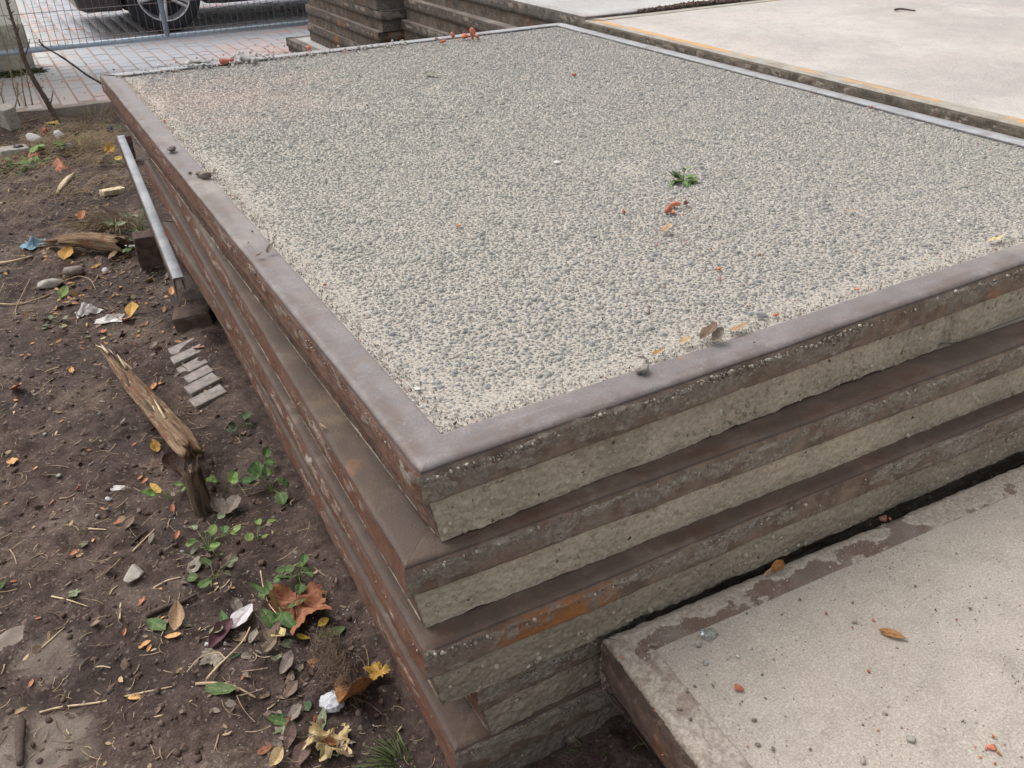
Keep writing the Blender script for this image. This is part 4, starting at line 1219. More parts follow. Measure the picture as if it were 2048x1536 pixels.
# matted dry grass roots along the kerb end of the bed
mb = MB()
for _ in range(1500):
    x = rng.uniform(-.55, .17); y = rng.choice([4.85, 4.5, 5.25, 3.95], p=[.35, .25, .25, .15])+rng.normal(0, .12)
    if x < -.35 and y > 5: continue
    L = rng.uniform(.03, .11); a = rng.normal(.2, .7); t = np.linspace(0, 1, 5)
    zb = float(gl(x, y))
    P = np.stack([x+np.cos(a)*L*t, y+np.sin(a)*L*t, zb+.03*np.sin(t*math.pi*.8)*rng.uniform(.2, 1.3)+.002], -1)
    mb.tube(P, .0011, 3, False)
tag(mb.build('matted_dry_grass', MT['straw']), 'mat of dry brown grass and roots near the kerb', kind='stuff')

# ------------------------------------------------------------------ beam, blocks and wood beside the stack
bA, bB = at(357, 555, .225), at(241, 271, .225)
d = bB-bA; yaw = math.atan2(-d[0], d[1]); L = float(np.hypot(d[0], d[1]))
m = Mat('beam_zinc')
z_ = m.attr('top')
c = m.mix(m.ramp(m.noise(9, 5), .35, .65), (.20, .208, .22), (.30, .312, .33))
c = m.mix(m.ramp(m.noise(60, 5, .7), .60, .68, 0, .6), c, (.12, .10, .09))
c2 = m.mix(m.ramp(m.noise(14, 5), .35, .65), (.10, .070, .055), (.19, .14, .115))
MT['beam'] = m.done(m.mix(z_, c2, c), m.ramp(m.noise(20, 4), .3, .7, .5, .65), m.bump(m.noise(120, 4), .25, .002), .4, 0.0)
prof = [(-.019, 0), (-.018, -.075), (-.002, -.075), (-.003, -.006), (.016, -.006), (.017, 0)]
prof = [(-.019, -.078), (-.0195, -.004), (-.016, 0), (.016, .0005), (.019, -.004), (.019, -.05), (.012, -.05), (.012, -.012), (-.011, -.012), (-.011, -.078)]
n = 60; V = []; tp = []
for k in range(n):
    t_ = k/(n-1)*L
    for a_, b_ in prof:
        V.append((a_, t_, b_)); tp.append(1.0 if b_ > -.003 else 0.0)
mm = len(prof); Q = []
for k in range(n-1):
    for j in range(mm):
        Q.append((k*mm+j, k*mm+(j+1) % mm, (k+1)*mm+(j+1) % mm, (k+1)*mm+j))
Tt = []
for k0 in (0, (n-1)*mm):
    Q += [(k0, k0+1, k0+8, k0+9), (k0+1, k0+2, k0+3, k0+8), (k0+3, k0+4, k0+7, k0+8), (k0+4, k0+5, k0+6, k0+7)]
me = mesh_np('steel_channel', V, Q, smooth=False, attrs={'top': tp}, mat=MT['beam'])
o = obj('steel_channel', me, None, (bA[0], bA[1], .225), (0, 0, yaw))
tag(o, 'long grey galvanised steel channel lying beside the left side of the stack', 'steel channel', None, 'thing')

def block(name, u, v, sx, sy, sz, mat, label, cat, rz=0., tilt=(0, 0), bev=.008, z=None, sink=.0, lump=.004):
    p = ground_at(u, v)
    bm = bmesh.new(); bmesh.ops.create_cube(bm, size=1); bmesh.ops.scale(bm, vec=(sx, sy, sz), verts=bm.verts)
    bmesh.ops.translate(bm, vec=(0, 0, sz/2), verts=bm.verts)
    bmesh.ops.bevel(bm, geom=bm.edges[:], offset=bev, segments=2, affect='EDGES', profile=.6)
    bmesh.ops.subdivide_edges(bm, edges=bm.edges[:], cuts=3, use_grid_fill=True)
    C = np.array([q_.co[:] for q_ in bm.verts]); sd = rng.uniform(0, 50)
    C = C+lump*np.stack([fbm(C[:, 0]*30+sd, C[:, 1]*30, C[:, 2]*30, 3), fbm(C[:, 0]*30, C[:, 1]*30+sd, C[:, 2]*30, 3), fbm(C[:, 0]*30, C[:, 1]*30, C[:, 2]*30+sd, 3)], -1)
    for q_, c_ in zip(bm.verts, C): q_.co = c_
    me = bpy.data.meshes.new(name); bm.to_mesh(me); bm.free(); me.materials.append(MT[mat])
    o = obj(name, me, None, (p[0], p[1], (p[2] if z is None else z)-sink), (tilt[0], tilt[1], rz))
    return tag(o, label, cat, None, 'thing')
block('bearer_block', 306, 540, .09, .08, .135, 'mud_block', 'brown block propping the galvanised channel above the dirt', 'block', R(-6), z=.012)
block('bearer_block', 262, 322, .06, .08, .135, 'mud_block', 'far brown block under the galvanised channel', 'block', R(-4), z=.012)
block('brick', 24, 255, .085, .10, .14, 'pale_stone', 'grey brick standing tilted in the dirt near the kerb', 'brick', R(25), (.15, -.12))
block('stone_slab', 30, 312, .15, .09, .05, 'pale_stone', 'flat pale stone beside the white plaster lumps', 'stone', R(10), (.05, .05))
block('wood_offcut', 226, 388, .115, .05, .028, 'wood_pale', 'short pale wood offcut near the galvanised channel', 'wood', R(20), (.0, .1), .004)
block('timber_block', 396, 645, .14, .10, .08, 'mud_block', 'dark muddy block half under the lowest slab', 'block', R(-20), (.06, -.15), .015, sink=.02)

# brick row buried in the soil
p = ground_at(375, 745)
row = empty('buried_brick_row', (p[0], p[1], p[2]), 0); tag(row, 'row of grey bricks half buried in the dirt by the stack', 'bricks', None, 'thing')
A_, B_ = ground_at(352, 700), ground_at(400, 800)
for k in range(6):
    t_ = k/5
    c_ = A_+(B_-A_)*t_
    me = bevelled_box('brick', .100+.012*math.sin(k*1.7), .052 if k != 2 else .058, .07, .0035, MT['row_brick'], 2)
    u_ = (B_-A_)/np.linalg.norm(B_-A_)
    a_ = math.atan2(u_[1], u_[0])-math.pi/2
    obj('brick', me, row, (c_[0]-p[0]+.035+rng.uniform(-.006, .006), c_[1]-p[1], -.061+.005*math.sin(k*2.)), (rng.normal(0, .05), R(8)+rng.normal(0, .03), a_+R(10)+rng.normal(0, .04)))

# ------------------------------------------------------------------ wood pieces
def log_mesh(name, C, rad, mat, n=18, splint0=0.0, splint1=0.0, lump=.18, seed=0., flat=1.0):
    C = np.asarray(C, float); m_ = len(C)
    T = np.gradient(C, axis=0); T /= np.linalg.norm(T, axis=1)[:, None]
    th = np.arange(n)*2*math.pi/n
    a = np.cross(T[0], (0.1, 0.2, 1.0)); a /= np.linalg.norm(a)
    V = np.zeros((m_, n, 3))
    for i in range(m_):
        b = np.cross(T[i], a); b /= np.linalg.norm(b); a = np.cross(b, T[i])
        nn = fbm(np.cos(th)*1.5+seed, np.sin(th)*1.5, i*.10+seed, 3)+.8*fbm(np.cos(th)*4.5, np.sin(th)*4.5+seed, i*.045, 2)
        rr = rad[i]*(1+lump*nn)
        V[i] = C[i]+np.outer(np.cos(th)*rr, a)+np.outer(np.sin(th)*rr*flat, b)
    if splint1:
        k = fbm(np.cos(th)*2+seed, np.sin(th)*2, seed, 3)+.8*fbm(np.cos(th)*6, np.sin(th)*6, seed, 2)
        for i in range(m_-4, m_):
            V[i] += T[-1]*(k*splint1*((i-(m_-5))/4.0)**1.5)[:, None]
    if splint0:
        k = fbm(np.cos(th)*2-seed, np.sin(th)*2, seed+4, 3)+.8*fbm(np.cos(th)*6, np.sin(th)*6, seed+4, 2)
        for i in range(4):
            V[i] -= T[0]*(k*splint0*((4-i)/4.0)**1.5)[:, None]
    Vf = np.concatenate([V.reshape(-1, 3), C[:1]+T[0]*rad[0]*.8, C[-1:]-T[-1]*rad[-1]*.8])
    i, j = np.meshgrid(np.arange(m_-1), np.arange(n), indexing='ij')
    Q = np.stack([i*n+j, i*n+(j+1) % n, (i+1)*n+(j+1) % n, (i+1)*n+j], -1).reshape(-1, 4)
    Tr = [(m_*n, (k+1) % n, k) for k in range(n)]+[(m_*n+1, (m_-1)*n+k, (m_-1)*n+(k+1) % n) for k in range(n)]
    arc = np.concatenate([[0], np.cumsum(np.linalg.norm(np.diff(C, axis=0), axis=1))])
    gx_ = np.concatenate([np.tile(np.cos(th), m_)*.03, [0, 0]]); gy_ = np.concatenate([np.tile(np.sin(th), m_)*.03, [0, 0]]); gz_ = np.concatenate([np.repeat(arc, n), [0, arc[-1]]])
    return mesh_np(name, Vf, Q, Tr, attrs={'gx': gx_, 'gy': gy_, 'gz': gz_}, mat=mat)

# snapped young trunk: upright stub and the stem bent over from it
g0 = ground_at(408, 1022)
root = empty('tree_stump', g0); tag(root, 'snapped young trunk with splintered bent-over stem in the dirt', 'tree stump', None, 'thing')
tz = np.linspace(-.03, .135, 16)
C = np.stack([-.006*np.sin(tz*12), .004*np.cos(tz*10), tz], -1)
obj('stub', log_mesh('stub', C, np.interp(tz, [-.03, .0, .135], [.031, .026, .023]), MT['stump'], 20, splint1=.035, seed=3.), root)
P0 = np.array(at(385, 905, g0[2]+.11)); P2 = np.array(ground_at(222, 742))+np.array([0, 0, .07]); P1 = (P0*.5+P2*.5)+np.array([0, 0, -.005])
t_ = np.linspace(0, 1, 40)[:, None]
C = (P0*(1-t_)**2+2*P1*t_*(1-t_)+P2*t_**2)-g0
tv = t_.ravel()
obj('bent_stem', log_mesh('bent_stem', C, np.interp(tv, [0, .05, .3, .6, .85, 1], [.027, .033, .032, .026, .017, .008]), MT['wood'], 30, .06, .13, .45, seed=8., flat=.68), root)
Cb = C[22:]+np.linspace(0, 1, 18)[:, None]*(np.array(at(262, 735, g0[2]+.10))-g0-C[-1])*.9
obj('split_prong', log_mesh('split_prong', Cb, np.linspace(.018, .005, 18), MT['wood'], 14, .0, .10, .3, seed=5., flat=.6), root)
for k in range(3):          # loose splinters at the torn ends
    q_ = C[-3]+rng.normal(0, .010, 3); e = q_+(C[-1]-C[-6])*rng.uniform(.5, 1.2)+rng.normal(0, .012, 3)
    mb = MB(); mb.tube([q_, (q_+e)/2+rng.normal(0, .003, 3), e], [.005, .0035, .0008], 5); mb.build('splinter', MT['wood_pale'], root)
for k in range(10):
    i_ = int(rng.integers(8, 36)); d_ = C[min(39, i_+5)]-C[i_]; q_ = C[i_]+np.array([rng.normal(0, .012), rng.normal(0, .012), rng.uniform(.008, .022)])
    e = q_+d_*rng.uniform(.8, 1.6)+np.array([rng.normal(0, .008), rng.normal(0, .008), rng.uniform(.0, .018)])
    mb = MB(); mb.tube([q_, (q_+e)/2, e], [.0045, .0035, .0006], 5); mb.build('splinter', MT['twig_dark'] if k % 2 else MT['wood_pale'], root)
for k in range(6):
    q_ = np.array([rng.normal(0, .009), rng.normal(0, .009), .11]); e = q_+np.array([rng.normal(-.006, .012), rng.normal(.004, .012), rng.uniform(.03, .055)])
    mb = MB(); mb.tube([q_, (q_+e)/2, e], [.004, .003, .0006], 5); mb.build('splinter', MT['wood'], root)

A_, B_ = ground_at(110, 500), ground_at(252, 505)
t_ = np.linspace(0, 1, 26)[:, None]
C = A_*(1-t_)+B_*t_+np.array([0, 0, .030])+np.array([0, 0, .02])*np.sin(t_*3.1)
c0 = C[0].copy()
o = obj('rotten_log', log_mesh('rotten_log', C-c0, np.interp(t_.ravel(), [0, .2, .6, 1], [.014, .036, .048, .046]), MT['wood'], 24, .14, .05, .42, seed=21., flat=.75), None, c0)
tag(o, 'split rotten log lying on the dirt near the channel', 'log', None, 'thing')
# long pale chip
a, b, yaw, L, sl = lay(113, 391, 147, 350)
tt = np.linspace(0, 1, 16)
w = .016*np.sin(math.pi*np.clip(tt*.92+.04, 0, 1))**.7
V = np.stack([np.stack([-w, tt*L, .008+.012*np.sin(tt*3)], -1), np.stack([w*0, tt*L, .014+.012*np.sin(tt*3)], -1), np.stack([w, tt*L, .008+.012*np.sin(tt*3)], -1), np.stack([w*0, tt*L, .002+.010*np.sin(tt*3)], -1)], 1)
Q = [(i*4+k, i*4+(k+1) % 4, i*4+4+(k+1) % 4, i*4+4+k) for i in range(15) for k in range(4)]
o = obj('wood_chip', mesh_np('wood_chip', V, Q, mat=MT['wood_pale']), None, a, (sl, .2, yaw)); tag(o, 'long pale pointed wood chip in the dirt', 'wood chip')

# ------------------------------------------------------------------ stones and rubbish on the dirt
def grock(u, v, wpx, hpx, mat, label, cat='stone', name='stone', group=None, zs=.5, **kw):
    p = ground_at(u, v); s = px(p)
    return rock(name, p, wpx*s*.5, wpx*s*.5*kw.pop('asp', .8), wpx*s*zs*.5, MT[mat], label, cat, group, **kw)
grock(270, 1152, 50, 40, 'pale_stone', 'pale flat-sided stone lying alone on the near dirt', zs=.5, sub=3)
grock(70, 285, 34, 26, 'white_chip', 'largest white plaster lump among the weeds near the kerb', 'plaster lump', 'plaster_lump', zs=.9)
grock(120, 280, 28, 16, 'white_chip', 'small pointed white plaster lump near the kerb', 'plaster lump', 'plaster_lump', zs=.8)
grock(132, 300, 46, 16, 'white_chip', 'long white plaster strip lying by green weeds', 'plaster lump', 'plaster_lump', zs=.35, asp=.4, rz=R(15))
grock(70, 320, 24, 8, 'white_chip', 'thin white plaster sliver beside the lime weed', 'plaster lump', 'plaster_lump', zs=.35, asp=.5)
grock(92, 268, 16, 14, 'brick', 'orange brick bit behind the white plaster lump', 'brick bit', 'brick_bit', zs=1.)
grock(100, 575, 64, 36, 'pale_stone', 'flat grey stone plate lying on the dirt below the log', zs=.35, asp=.55, rz=R(-10))
grock(150, 552, 66, 30, 'brown_stone', 'darker flat stone behind the grey stone plate', zs=.45, asp=.6, rz=R(-20))
grock(211, 545, 22, 12, 'foam', 'small white foam lump near the brown block', 'foam lump', 'foam_lump', zs=.6, asp=.6, amp=.5, sub=2)
grock(2, 1290, 120, 60, 'sunk_mud', 'pale flat mud patch in the dirt at the left edge', zs=.10, asp=.6, sub=3)  # pale dried mud, added as a flattened rock shape
grock(667, 1412, 46, 54, 'foam', 'crumbly white foam piece beside the curled brown leaf', 'foam lump', 'foam_lump', zs=.55, asp=1.1, angular=False, amp=.3, freq=5., sub=4, rz=.4)
grock(410, 700-60, 14, 8, 'foam', 'tiny white foam bit beside the buried bricks', 'foam lump', 'foam_lump', zs=.6)
grock(219, 1002, 22, 12, 'foam', 'small dirty white foam bit in the middle of the bed', 'foam lump', 'foam_lump', zs=.6)
grock(452, 1315-25, 14, 14, 'foam', 'white foam bit under the maroon leaf', 'foam lump', 'foam_lump', zs=.7)
grock(415, 1290, 18, 22, 'foam', 'white foam flake left of the maroon leaf', 'foam lump', 'foam_lump', zs=.4)
grock(40, 310, 22, 18, 'char', 'black berry-like lump beside the flat pale stone', 'lump', 'dark_lump', zs=.9, angular=False, sub=3, amp=.5, freq=4)
grock(222, 268, 16, 14, 'char', 'black lump at the far end of the channel', 'lump', 'dark_lump', zs=.9, angular=False, sub=3, amp=.5, freq=4)
for k, (u, v) in enumerate([(585, 1350), (118, 955), (300, 942), (196, 1034), (216, 1022), (90, 870), (150, 1190), (440, 1255), (330, 1250), (365, 1105), (35, 760), (200, 830), (60, 640)]):
    grock(u, v, rng.uniform(10, 16), 8, ['brown_stone', 'grey_stone'][k % 2], which('small grey-brown pebble', u, v), group='small pebbles in the dirt', zs=.7)

def crumpled(name, u, v, w, hgt, mat, label, cat, seed, amp=.5, rz=0., asp=1., n=22):
    p = ground_at(u, v); s = px(p)*w
    U_, V_ = np.meshgrid(np.linspace(-.5, .5, n), np.linspace(-.5, .5, n), indexing='ij')
    rr = 1+.35*fbm(np.arctan2(V_, U_)*1.5+seed, seed, 0, 2)
    Z = amp*(.5+fbm(U_*3+seed, V_*3, seed, 3)*.9+.3*np.abs(fbm(U_*9, V_*9+seed, seed, 2)))*(1-.9*np.maximum(np.abs(U_), np.abs(V_))*1.6)
    P = np.stack([U_*rr*s, V_*rr*s*asp, np.maximum(Z, .02)*s*hgt], -1)
    o = obj(name, mesh_np(name, P, gridq(n, n), smooth=False, mat=MT[mat]), None, p, (0, 0, rz)); return tag(o, label, cat)
crumpled('plastic_scrap', 70, 492, 46, .8, 'blue_bag', 'crumpled blue-grey plastic scrap on the dirt', 'plastic scrap', 3., rz=.5, asp=.8)
crumpled('plastic_scrap', 172, 628, 42, 1.5, 'clear', 'crumpled clear plastic cup standing in the dirt', 'plastic scrap', 9., rz=.3, asp=.8)
crumpled('plastic_scrap', 218, 640, 62, .4, 'clear', 'flattened clear plastic film beside the plastic cup', 'plastic scrap', 15., rz=-.3, asp=.5)
crumpled('plastic_scrap', 232, 975, 44, .25, 'clear', 'thin clear plastic film on the middle of the bed', 'plastic scrap', 19., rz=-.3, asp=.5)
crumpled('cloth_scrap', 262, 492, 50, .5, 'clear', 'wet silvery plastic strip by the end of the rotten log', 'plastic scrap', 25., rz=-.9, asp=.35)

# ------------------------------------------------------------------ fallen leaves on the dirt
OG = 'small orange leaflets on the dirt'
for q4 in [(26, 918, 27, 934), (66, 941, 77, 934), (175, 906, 184, 904), (100, 1012, 112, 1001), (228, 1049, 249, 1046), (185, 1087, 189, 1075), (139, 1113, 164, 1105), (278, 1213, 290, 1194),
           (284, 968, 302, 960), (276, 962, 287, 955), (265, 893, 275, 884), (202, 1018, 212, 1022), (20, 1165, 37, 1162), (346, 1010, 345, 1029), (316, 1179, 327, 1182), (153, 978, 171, 982),
           (277, 1299, 309, 1289), (294, 1306, 304, 1293), (248, 1274, 254, 1257), (330, 1276, 365, 1271), (256, 1397, 287, 1393), (59, 1377, 67, 1360), (202, 664, 218, 672), (243, 642, 269, 648),
           (143, 735, 146, 750), (23, 778, 49, 792), (27, 801, 37, 803), (159, 697, 172, 699), (272, 675, 284, 674), (302, 781, 312, 768), (318, 770, 332, 761), (355, 661, 365, 658), (39, 712, 49, 711),
           (385, 696, 410, 698), (345, 592, 349, 580), (312, 610, 321, 606), (395, 1000, 392, 1012), (320, 1240, 332, 1232), (352, 1080, 360, 1066), (8, 1012, 18, 1006), (120, 845, 131, 841), (240, 760, 250, 754), (70, 1240, 84, 1236), (482, 1362, 488, 1352), (60, 690, 70, 686)]:
    leaf(*q4, 'oval', 'orange', which('small orange leaflet', q4[0], q4[1]), group=OG, k=int(rng.integers(0, 3)), wid=.42, name='orange_leaflet', lift=.003)
L_ = leaf
L_(598, 1195, 596, 1296, 'maple', 'red', 'large red-brown maple leaf leaning against the lowest slab', name='maple_leaf', lift=.022, roll=.1, pitch=-.25, sc=1.2, k=1, curl=1.2, fold=2.2)
L_(665, 1456, 648, 1545, 'maple', 'tan', 'large crumpled tan maple leaf at the bottom of the bed', name='maple_leaf', lift=.012, roll=-.15, sc=1.3, k=2, curl=1.5, fold=2.4)
L_(748, 1368, 690, 1438, 'oval', 'ochre', 'curled ochre-brown leaf over the white foam piece', lift=.010, k=3, wid=.85, fold=1.1, curl=.3, roll=.6, sc=1.0)
L_(768, 1345, 722, 1380, 'maple', 'yellow', 'crumpled yellowish leaf squeezed against the lowest slab', name='maple_leaf', lift=.012, sc=1.0, k=3, curl=.8, fold=.9)
L_(466, 1262, 506, 1218, 'oval', 'silver', 'silvery white leaf with dark ribs among the litter', k=1, wid=.5, fold=.3, curl=.15, lift=.008)
L_(432, 1300, 436, 1346, 'maple', 'greybrown', 'brown lobed leaf below the maroon leaf', name='maple_leaf', k=1, curl=.35, fold=.6, sc=1.3)
L_(418, 1300, 470, 1255, 'oval', 'maroon', 'dark maroon folded leaf in the litter', k=3, wid=.5, fold=1.2, curl=.4)
L_(350, 1266, 356, 1220, 'oval', 'tan', 'upright yellow-beige leaf among green leaves', k=1, wid=.5, fold=.5, curl=.5, lift=.008)
L_(322, 1300-40, 340, 1225, 'oval', 'brown', 'narrow brown leaf behind the yellow-beige leaf', k=2, wid=.4)
L_(332, 1262, 296, 1246, 'oval', 'green', 'broad dark green leaf lying beside the thin stick', k=0, wid=.55, fold=.15)
L_(362, 1252, 398, 1248, 'oval', 'dull', 'pale green leaf right of the yellow-beige leaf', k=2, wid=.45)
L_(414, 1374, 476, 1396, 'oval', 'green', 'flat green leaf with pale rib below the long twig', k=0, wid=.42, fold=.2)
L_(420, 1262, 460, 1272, 'oval', 'dull', 'green leaf tucked behind the silvery leaf', k=1, wid=.5)
L_(452, 1268, 448, 1232, 'lance', 'green', 'upright slim green leaf beside the silvery leaf', k=1, wid=.6)
L_(524, 1220, 560, 1262, 'oval', 'green', 'green leaf under the large maple leaf', k=2, wid=.4)
L_(690, 1255, 630, 1290, 'lance', 'green', 'slim green leaf touching the large red-brown maple leaf', k=0, wid=.6)
L_(636, 1255, 660, 1246, 'oval', 'yellow', 'bright yellow leaf bit beside the large maple leaf', k=1, wid=.7)
L_(620, 1278, 590, 1292, 'oval', 'yellow', 'yellow leaf bit below the large maple leaf', k=3, wid=.7)
L_(545, 1262, 575, 1290, 'oval', 'tan', 'pale yellow oval leaf left of the large maple leaf', k=1, wid=.6)
L_(560, 1350, 600, 1320, 'oval', 'greybrown', 'wrinkled grey-brown leaf below the large maple leaf', k=3, wid=.7)
L_(570, 1398, 600, 1370, 'oval', 'brown', 'dark wrinkled leaf near the white foam piece', k=1, wid=.6)
L_(575, 1445, 612, 1420, 'oval', 'greybrown', 'broad grey-brown leaf left of the white foam piece', k=1, wid=.7)
L_(626, 1485, 652, 1420, 'lance', 'dull', 'long grey-green leaf pointing at the white foam piece', k=0, wid=.6)
L_(622, 1478, 630, 1405, 'lance', 'greybrown', 'long grey leaf beside the long grey-green leaf', k=2, wid=.5)
L_(580, 1452, 534, 1448, 'lance', 'green', 'green leaf of the bottom leaf fan pointing left', k=1, wid=.6)
L_(580, 1452, 545, 1476, 'lance', 'dull', 'green leaf of the bottom leaf fan pointing down left', k=0, wid=.6)
L_(582, 1445, 625, 1480, 'lance', 'green', 'green leaf of the bottom leaf fan pointing right', k=2, wid=.6)
L_(575, 1500, 590, 1450, 'oval', 'brown', 'brown curled leaf amid the bottom leaf fan', k=3, wid=.5)
L_(592, 1536, 615, 1490, 'oval', 'brown', 'dark brown leaf next to the crumpled tan maple leaf', k=1, wid=.6)
L_(540, 1536, 575, 1500, 'oval', 'tan', 'yellow-brown leaf at the bottom edge of the bed', k=3, wid=.6)
L_(515, 1512, 545, 1495, 'oval', 'red', 'small reddish leaf near the bottom edge of the bed', k=0, wid=.6)
L_(455, 1034, 486, 1008, 'oval', 'greybrown', 'pale dry leaf at the foot of the snapped trunk', k=1, wid=.8, fold=.5, lift=.01)
L_(452, 1034, 425, 1022, 'oval', 'greybrown', 'smaller pale dry leaf left of the trunk foot', k=3, wid=.7, lift=.01)
L_(330, 940, 300, 915, 'maple', 'brown', 'dark brown curled leaf under the bent stem', name='maple_leaf', k=2, curl=.7, fold=.9, sc=1.2)
L_(318, 908, 304, 888, 'oval', 'yellow', 'golden leaf under the bent stem', k=1, wid=.6)
L_(365, 950, 330, 935, 'oval', 'brown', 'rumpled brown leaf between stem and stub', k=3, wid=.8, sc=1.2)
L_(118, 345, 112, 330, 'maple', 'orange', 'orange maple leaf beside the weed patch near the kerb', name='maple_leaf', k=3, curl=.9, fold=1.4, sc=1.1)
L_(222, 312, 222, 284, 'maple', 'yellow', 'bright yellow leaf upright at the far end of the channel', name='maple_leaf', k=1, curl=.6, fold=1.2, pitch=.9, lift=.02, sc=.36)
L_(110, 250, 92, 242, 'maple', 'yellow', 'yellow-orange leaf on the brown mound near the kerb', name='maple_leaf', k=1, curl=.5, sc=.9)
L_(70, 318, 50, 308, 'maple', 'orange', 'orange leaf tucked between plaster lumps and flat stone', name='maple_leaf', k=2, curl=.7, sc=.8)
L_(128, 520, 145, 508, 'oval', 'yellow', 'yellow leaf below the rotten log', k=1, wid=.7)
L_(170, 470, 182, 458, 'oval', 'orange', 'orange curled leaf on top of the rotten log', k=3, wid=.7, lift=.07)
L_(183, 538, 205, 530, 'lance', 'yellow', 'thin yellow leaf between rotten log and foam lump', k=0, wid=.6)
L_(262, 636, 270, 622, 'oval', 'ochre', 'golden brown leaf on the plastic film', k=1, wid=.6, lift=.01)
L_(215, 520, 245, 515, 'oval', 'tan', 'tan crumpled leaf in front of the rotten log', k=3, wid=.7)
L_(120, 600, 140, 585, 'oval', 'lime', 'pale yellow-green leaf below the flat stone plate', k=1, wid=.5)
L_(100, 640, 122, 625, 'oval', 'dull', 'dull green leaf left of the plastic cup', k=2, wid=.5)
L_(2, 1180, 16, 1166, 'oval', 'green', 'green leaf at the left edge of the bed', k=1, wid=.6)
L_(140, 1192, 166, 1184, 'maple', 'dull', 'small green lobed leaf on the bare near dirt', name='maple_leaf', k=1, sc=1.3)
L_(162, 1094, 182, 1082, 'maple', 'dull', 'tiny green lobed leaf beside orange leaflets', name='maple_leaf', k=2, sc=1.2)
for k, q4 in enumerate([(250, 1060, 272, 1045), (260, 1060, 278, 1050), (210, 1150, 228, 1138), (380, 1150, 400, 1120), (440, 1140, 470, 1120), (500, 1290, 520, 1270), (360, 1500, 378, 1490), (130, 1500, 152, 1494),
                        (420, 1430, 432, 1420), (300, 1090, 318, 1070), (520, 1400, 545, 1380), (480, 1230, 470, 1200), (100, 1040, 118, 1032), (240, 850, 258, 842), (160, 870, 178, 862), (300, 700, 322, 692), (260, 600, 290, 590), (330, 560, 345, 548)]):
    leaf(*q4, 'oval', ['brown', 'greybrown'][k % 2], which('dull withered leaf', q4[0], q4[1]), group='withered brown leaves on the dirt', wid=.55, name='withered_leaf')

MARKS_FOOT = {'the foam piece with the curled leaf': (667, 1412), 'the large red-brown maple leaf': (598, 1240), 'the crumpled tan maple leaf': (655, 1500), 'the bottom leaf fan': (580, 1452), 'the root mat': (690, 1320), 'the brown lobed leaf': (434, 1325), 'the grass tuft at the slab foot': (800, 1525)}
r_ = np.random.default_rng(31)
for k in range(34):
    u0 = r_.uniform(470, 700); v0 = r_.uniform(1270, 1530)
    if u0 > 600+(v0-1270)*.45: u0 -= 130
    an = r_.uniform(0, 6.28); ln = r_.uniform(22, 46)
    kd = ('oval', 'toothed', 'lance', 'oval')[k % 4]; cl = ('brown', 'greybrown', 'dull', 'brown', 'dark', 'red')[k % 6]
    leaf(u0, v0, u0+ln*math.cos(an), v0+ln*math.sin(an)*.75, kd, cl, which({'brown': 'dark brown', 'greybrown': 'grey-brown', 'dull': 'dull green', 'dark': 'dark green', 'red': 'rusty'}[cl]+' litter leaf', u0, v0, MARKS_FOOT), group='leaf litter at the slab foot', wid=.55, name='litter_leaf', k=int(r_.integers(0, 4)), lift=.002+.004*r_.random())

# ------------------------------------------------------------------ twigs on the dirt
stick([(80, 1427), (120, 1416), (200, 1407), (260, 1392), (345, 1375)], .0026, 'twig_pale', 'long pale bent twig lying across the near dirt')
stick([(392, 1370), (430, 1368), (470, 1374), (512, 1398)], .0036, 'twig', 'short brown twig continuing right of the long pale twig')
stick([(416, 1365), (440, 1338), (470, 1310), (492, 1285), (502, 1262)], .0026, 'twig_pale', 'thin pale twig curving up beside the brown lobed leaf', lift=.012)
stick([(376, 1352), (400, 1322), (440, 1310), (452, 1325)], .0014, 'twig_pale', 'very thin looped twig left of the brown lobed leaf', lift=.012)
stick([(292, 1236), (330, 1218), (365, 1208), (395, 1192)], .0065, 'twig_dark', 'thick dark stick lying behind the green leaves', 'stick', 'stick')
stick([(104, 1194), (140, 1202), (178, 1215)], .0022, 'twig_pale', 'straight pale twig on the bare near dirt')
stick([(266, 1104), (290, 1080), (310, 1060)], .0026, 'twig_pale', 'pale twig above the flat-sided stone')
stick([(262, 1092), (280, 1076), (296, 1062)], .003, 'twig_dark', 'dark twig beside the pale twig above the stone')
stick([(178, 1059), (215, 1061)], .0026, 'twig_pale', 'short pale twig beside an orange leaflet')
stick([(240, 1240), (242, 1208)], .003, 'twig_pale', 'short straw-coloured stub left of the dark stick')
stick([(84, 1297), (108, 1276), (130, 1255)], .0022, 'twig_pale', 'split straw stalk on the left near dirt')
stick([(308, 1177), (335, 1162), (362, 1156)], .0026, 'twig_pale', 'yellowish twig below the flat-sided stone')
stick([(-8, 610), (40, 612), (90, 595), (150, 570)], .004, 'twig', 'long brown stalk in front of the flat stones')
stick([(-8, 530), (30, 528), (66, 514)], .0055, 'twig_pale', 'pale wood splinter left of the rotten log', 'stick', 'stick')
stick([(35, 640), (30, 620), (60, 560)], .0025, 'twig', 'thin looped stalk at the left below the log')
stick([(120, 575), (160, 560), (185, 570), (195, 590)], .003, 'twig', 'arched thin root above the plastic cup', lift=.02)
stick([(220, 510), (270, 495), (330, 490)], .0035, 'twig_dark', 'dark thin root running from log to channel', lift=.03)
stick([(20, 262), (50, 245), (110, 236)], .004, 'twig', 'reddish bent twig on the mound near the kerb', lift=.03)
stick([(45, 1450), (42, 1490), (44, 1536)], .011, 'twig_dark', 'dark stub of wood sunk in the pale patch, lower left', 'stick', 'stick')
stick([(45, 1446), (55, 1466)], .002, 'twig_pale', 'small pale splinter beside the sunken dark stub')
stick([(525, 1160), (530, 1190), (540, 1225), (560, 1250)], .0015, 'twig_pale', 'fine yellow stalk beside the large maple leaf', lift=.03)
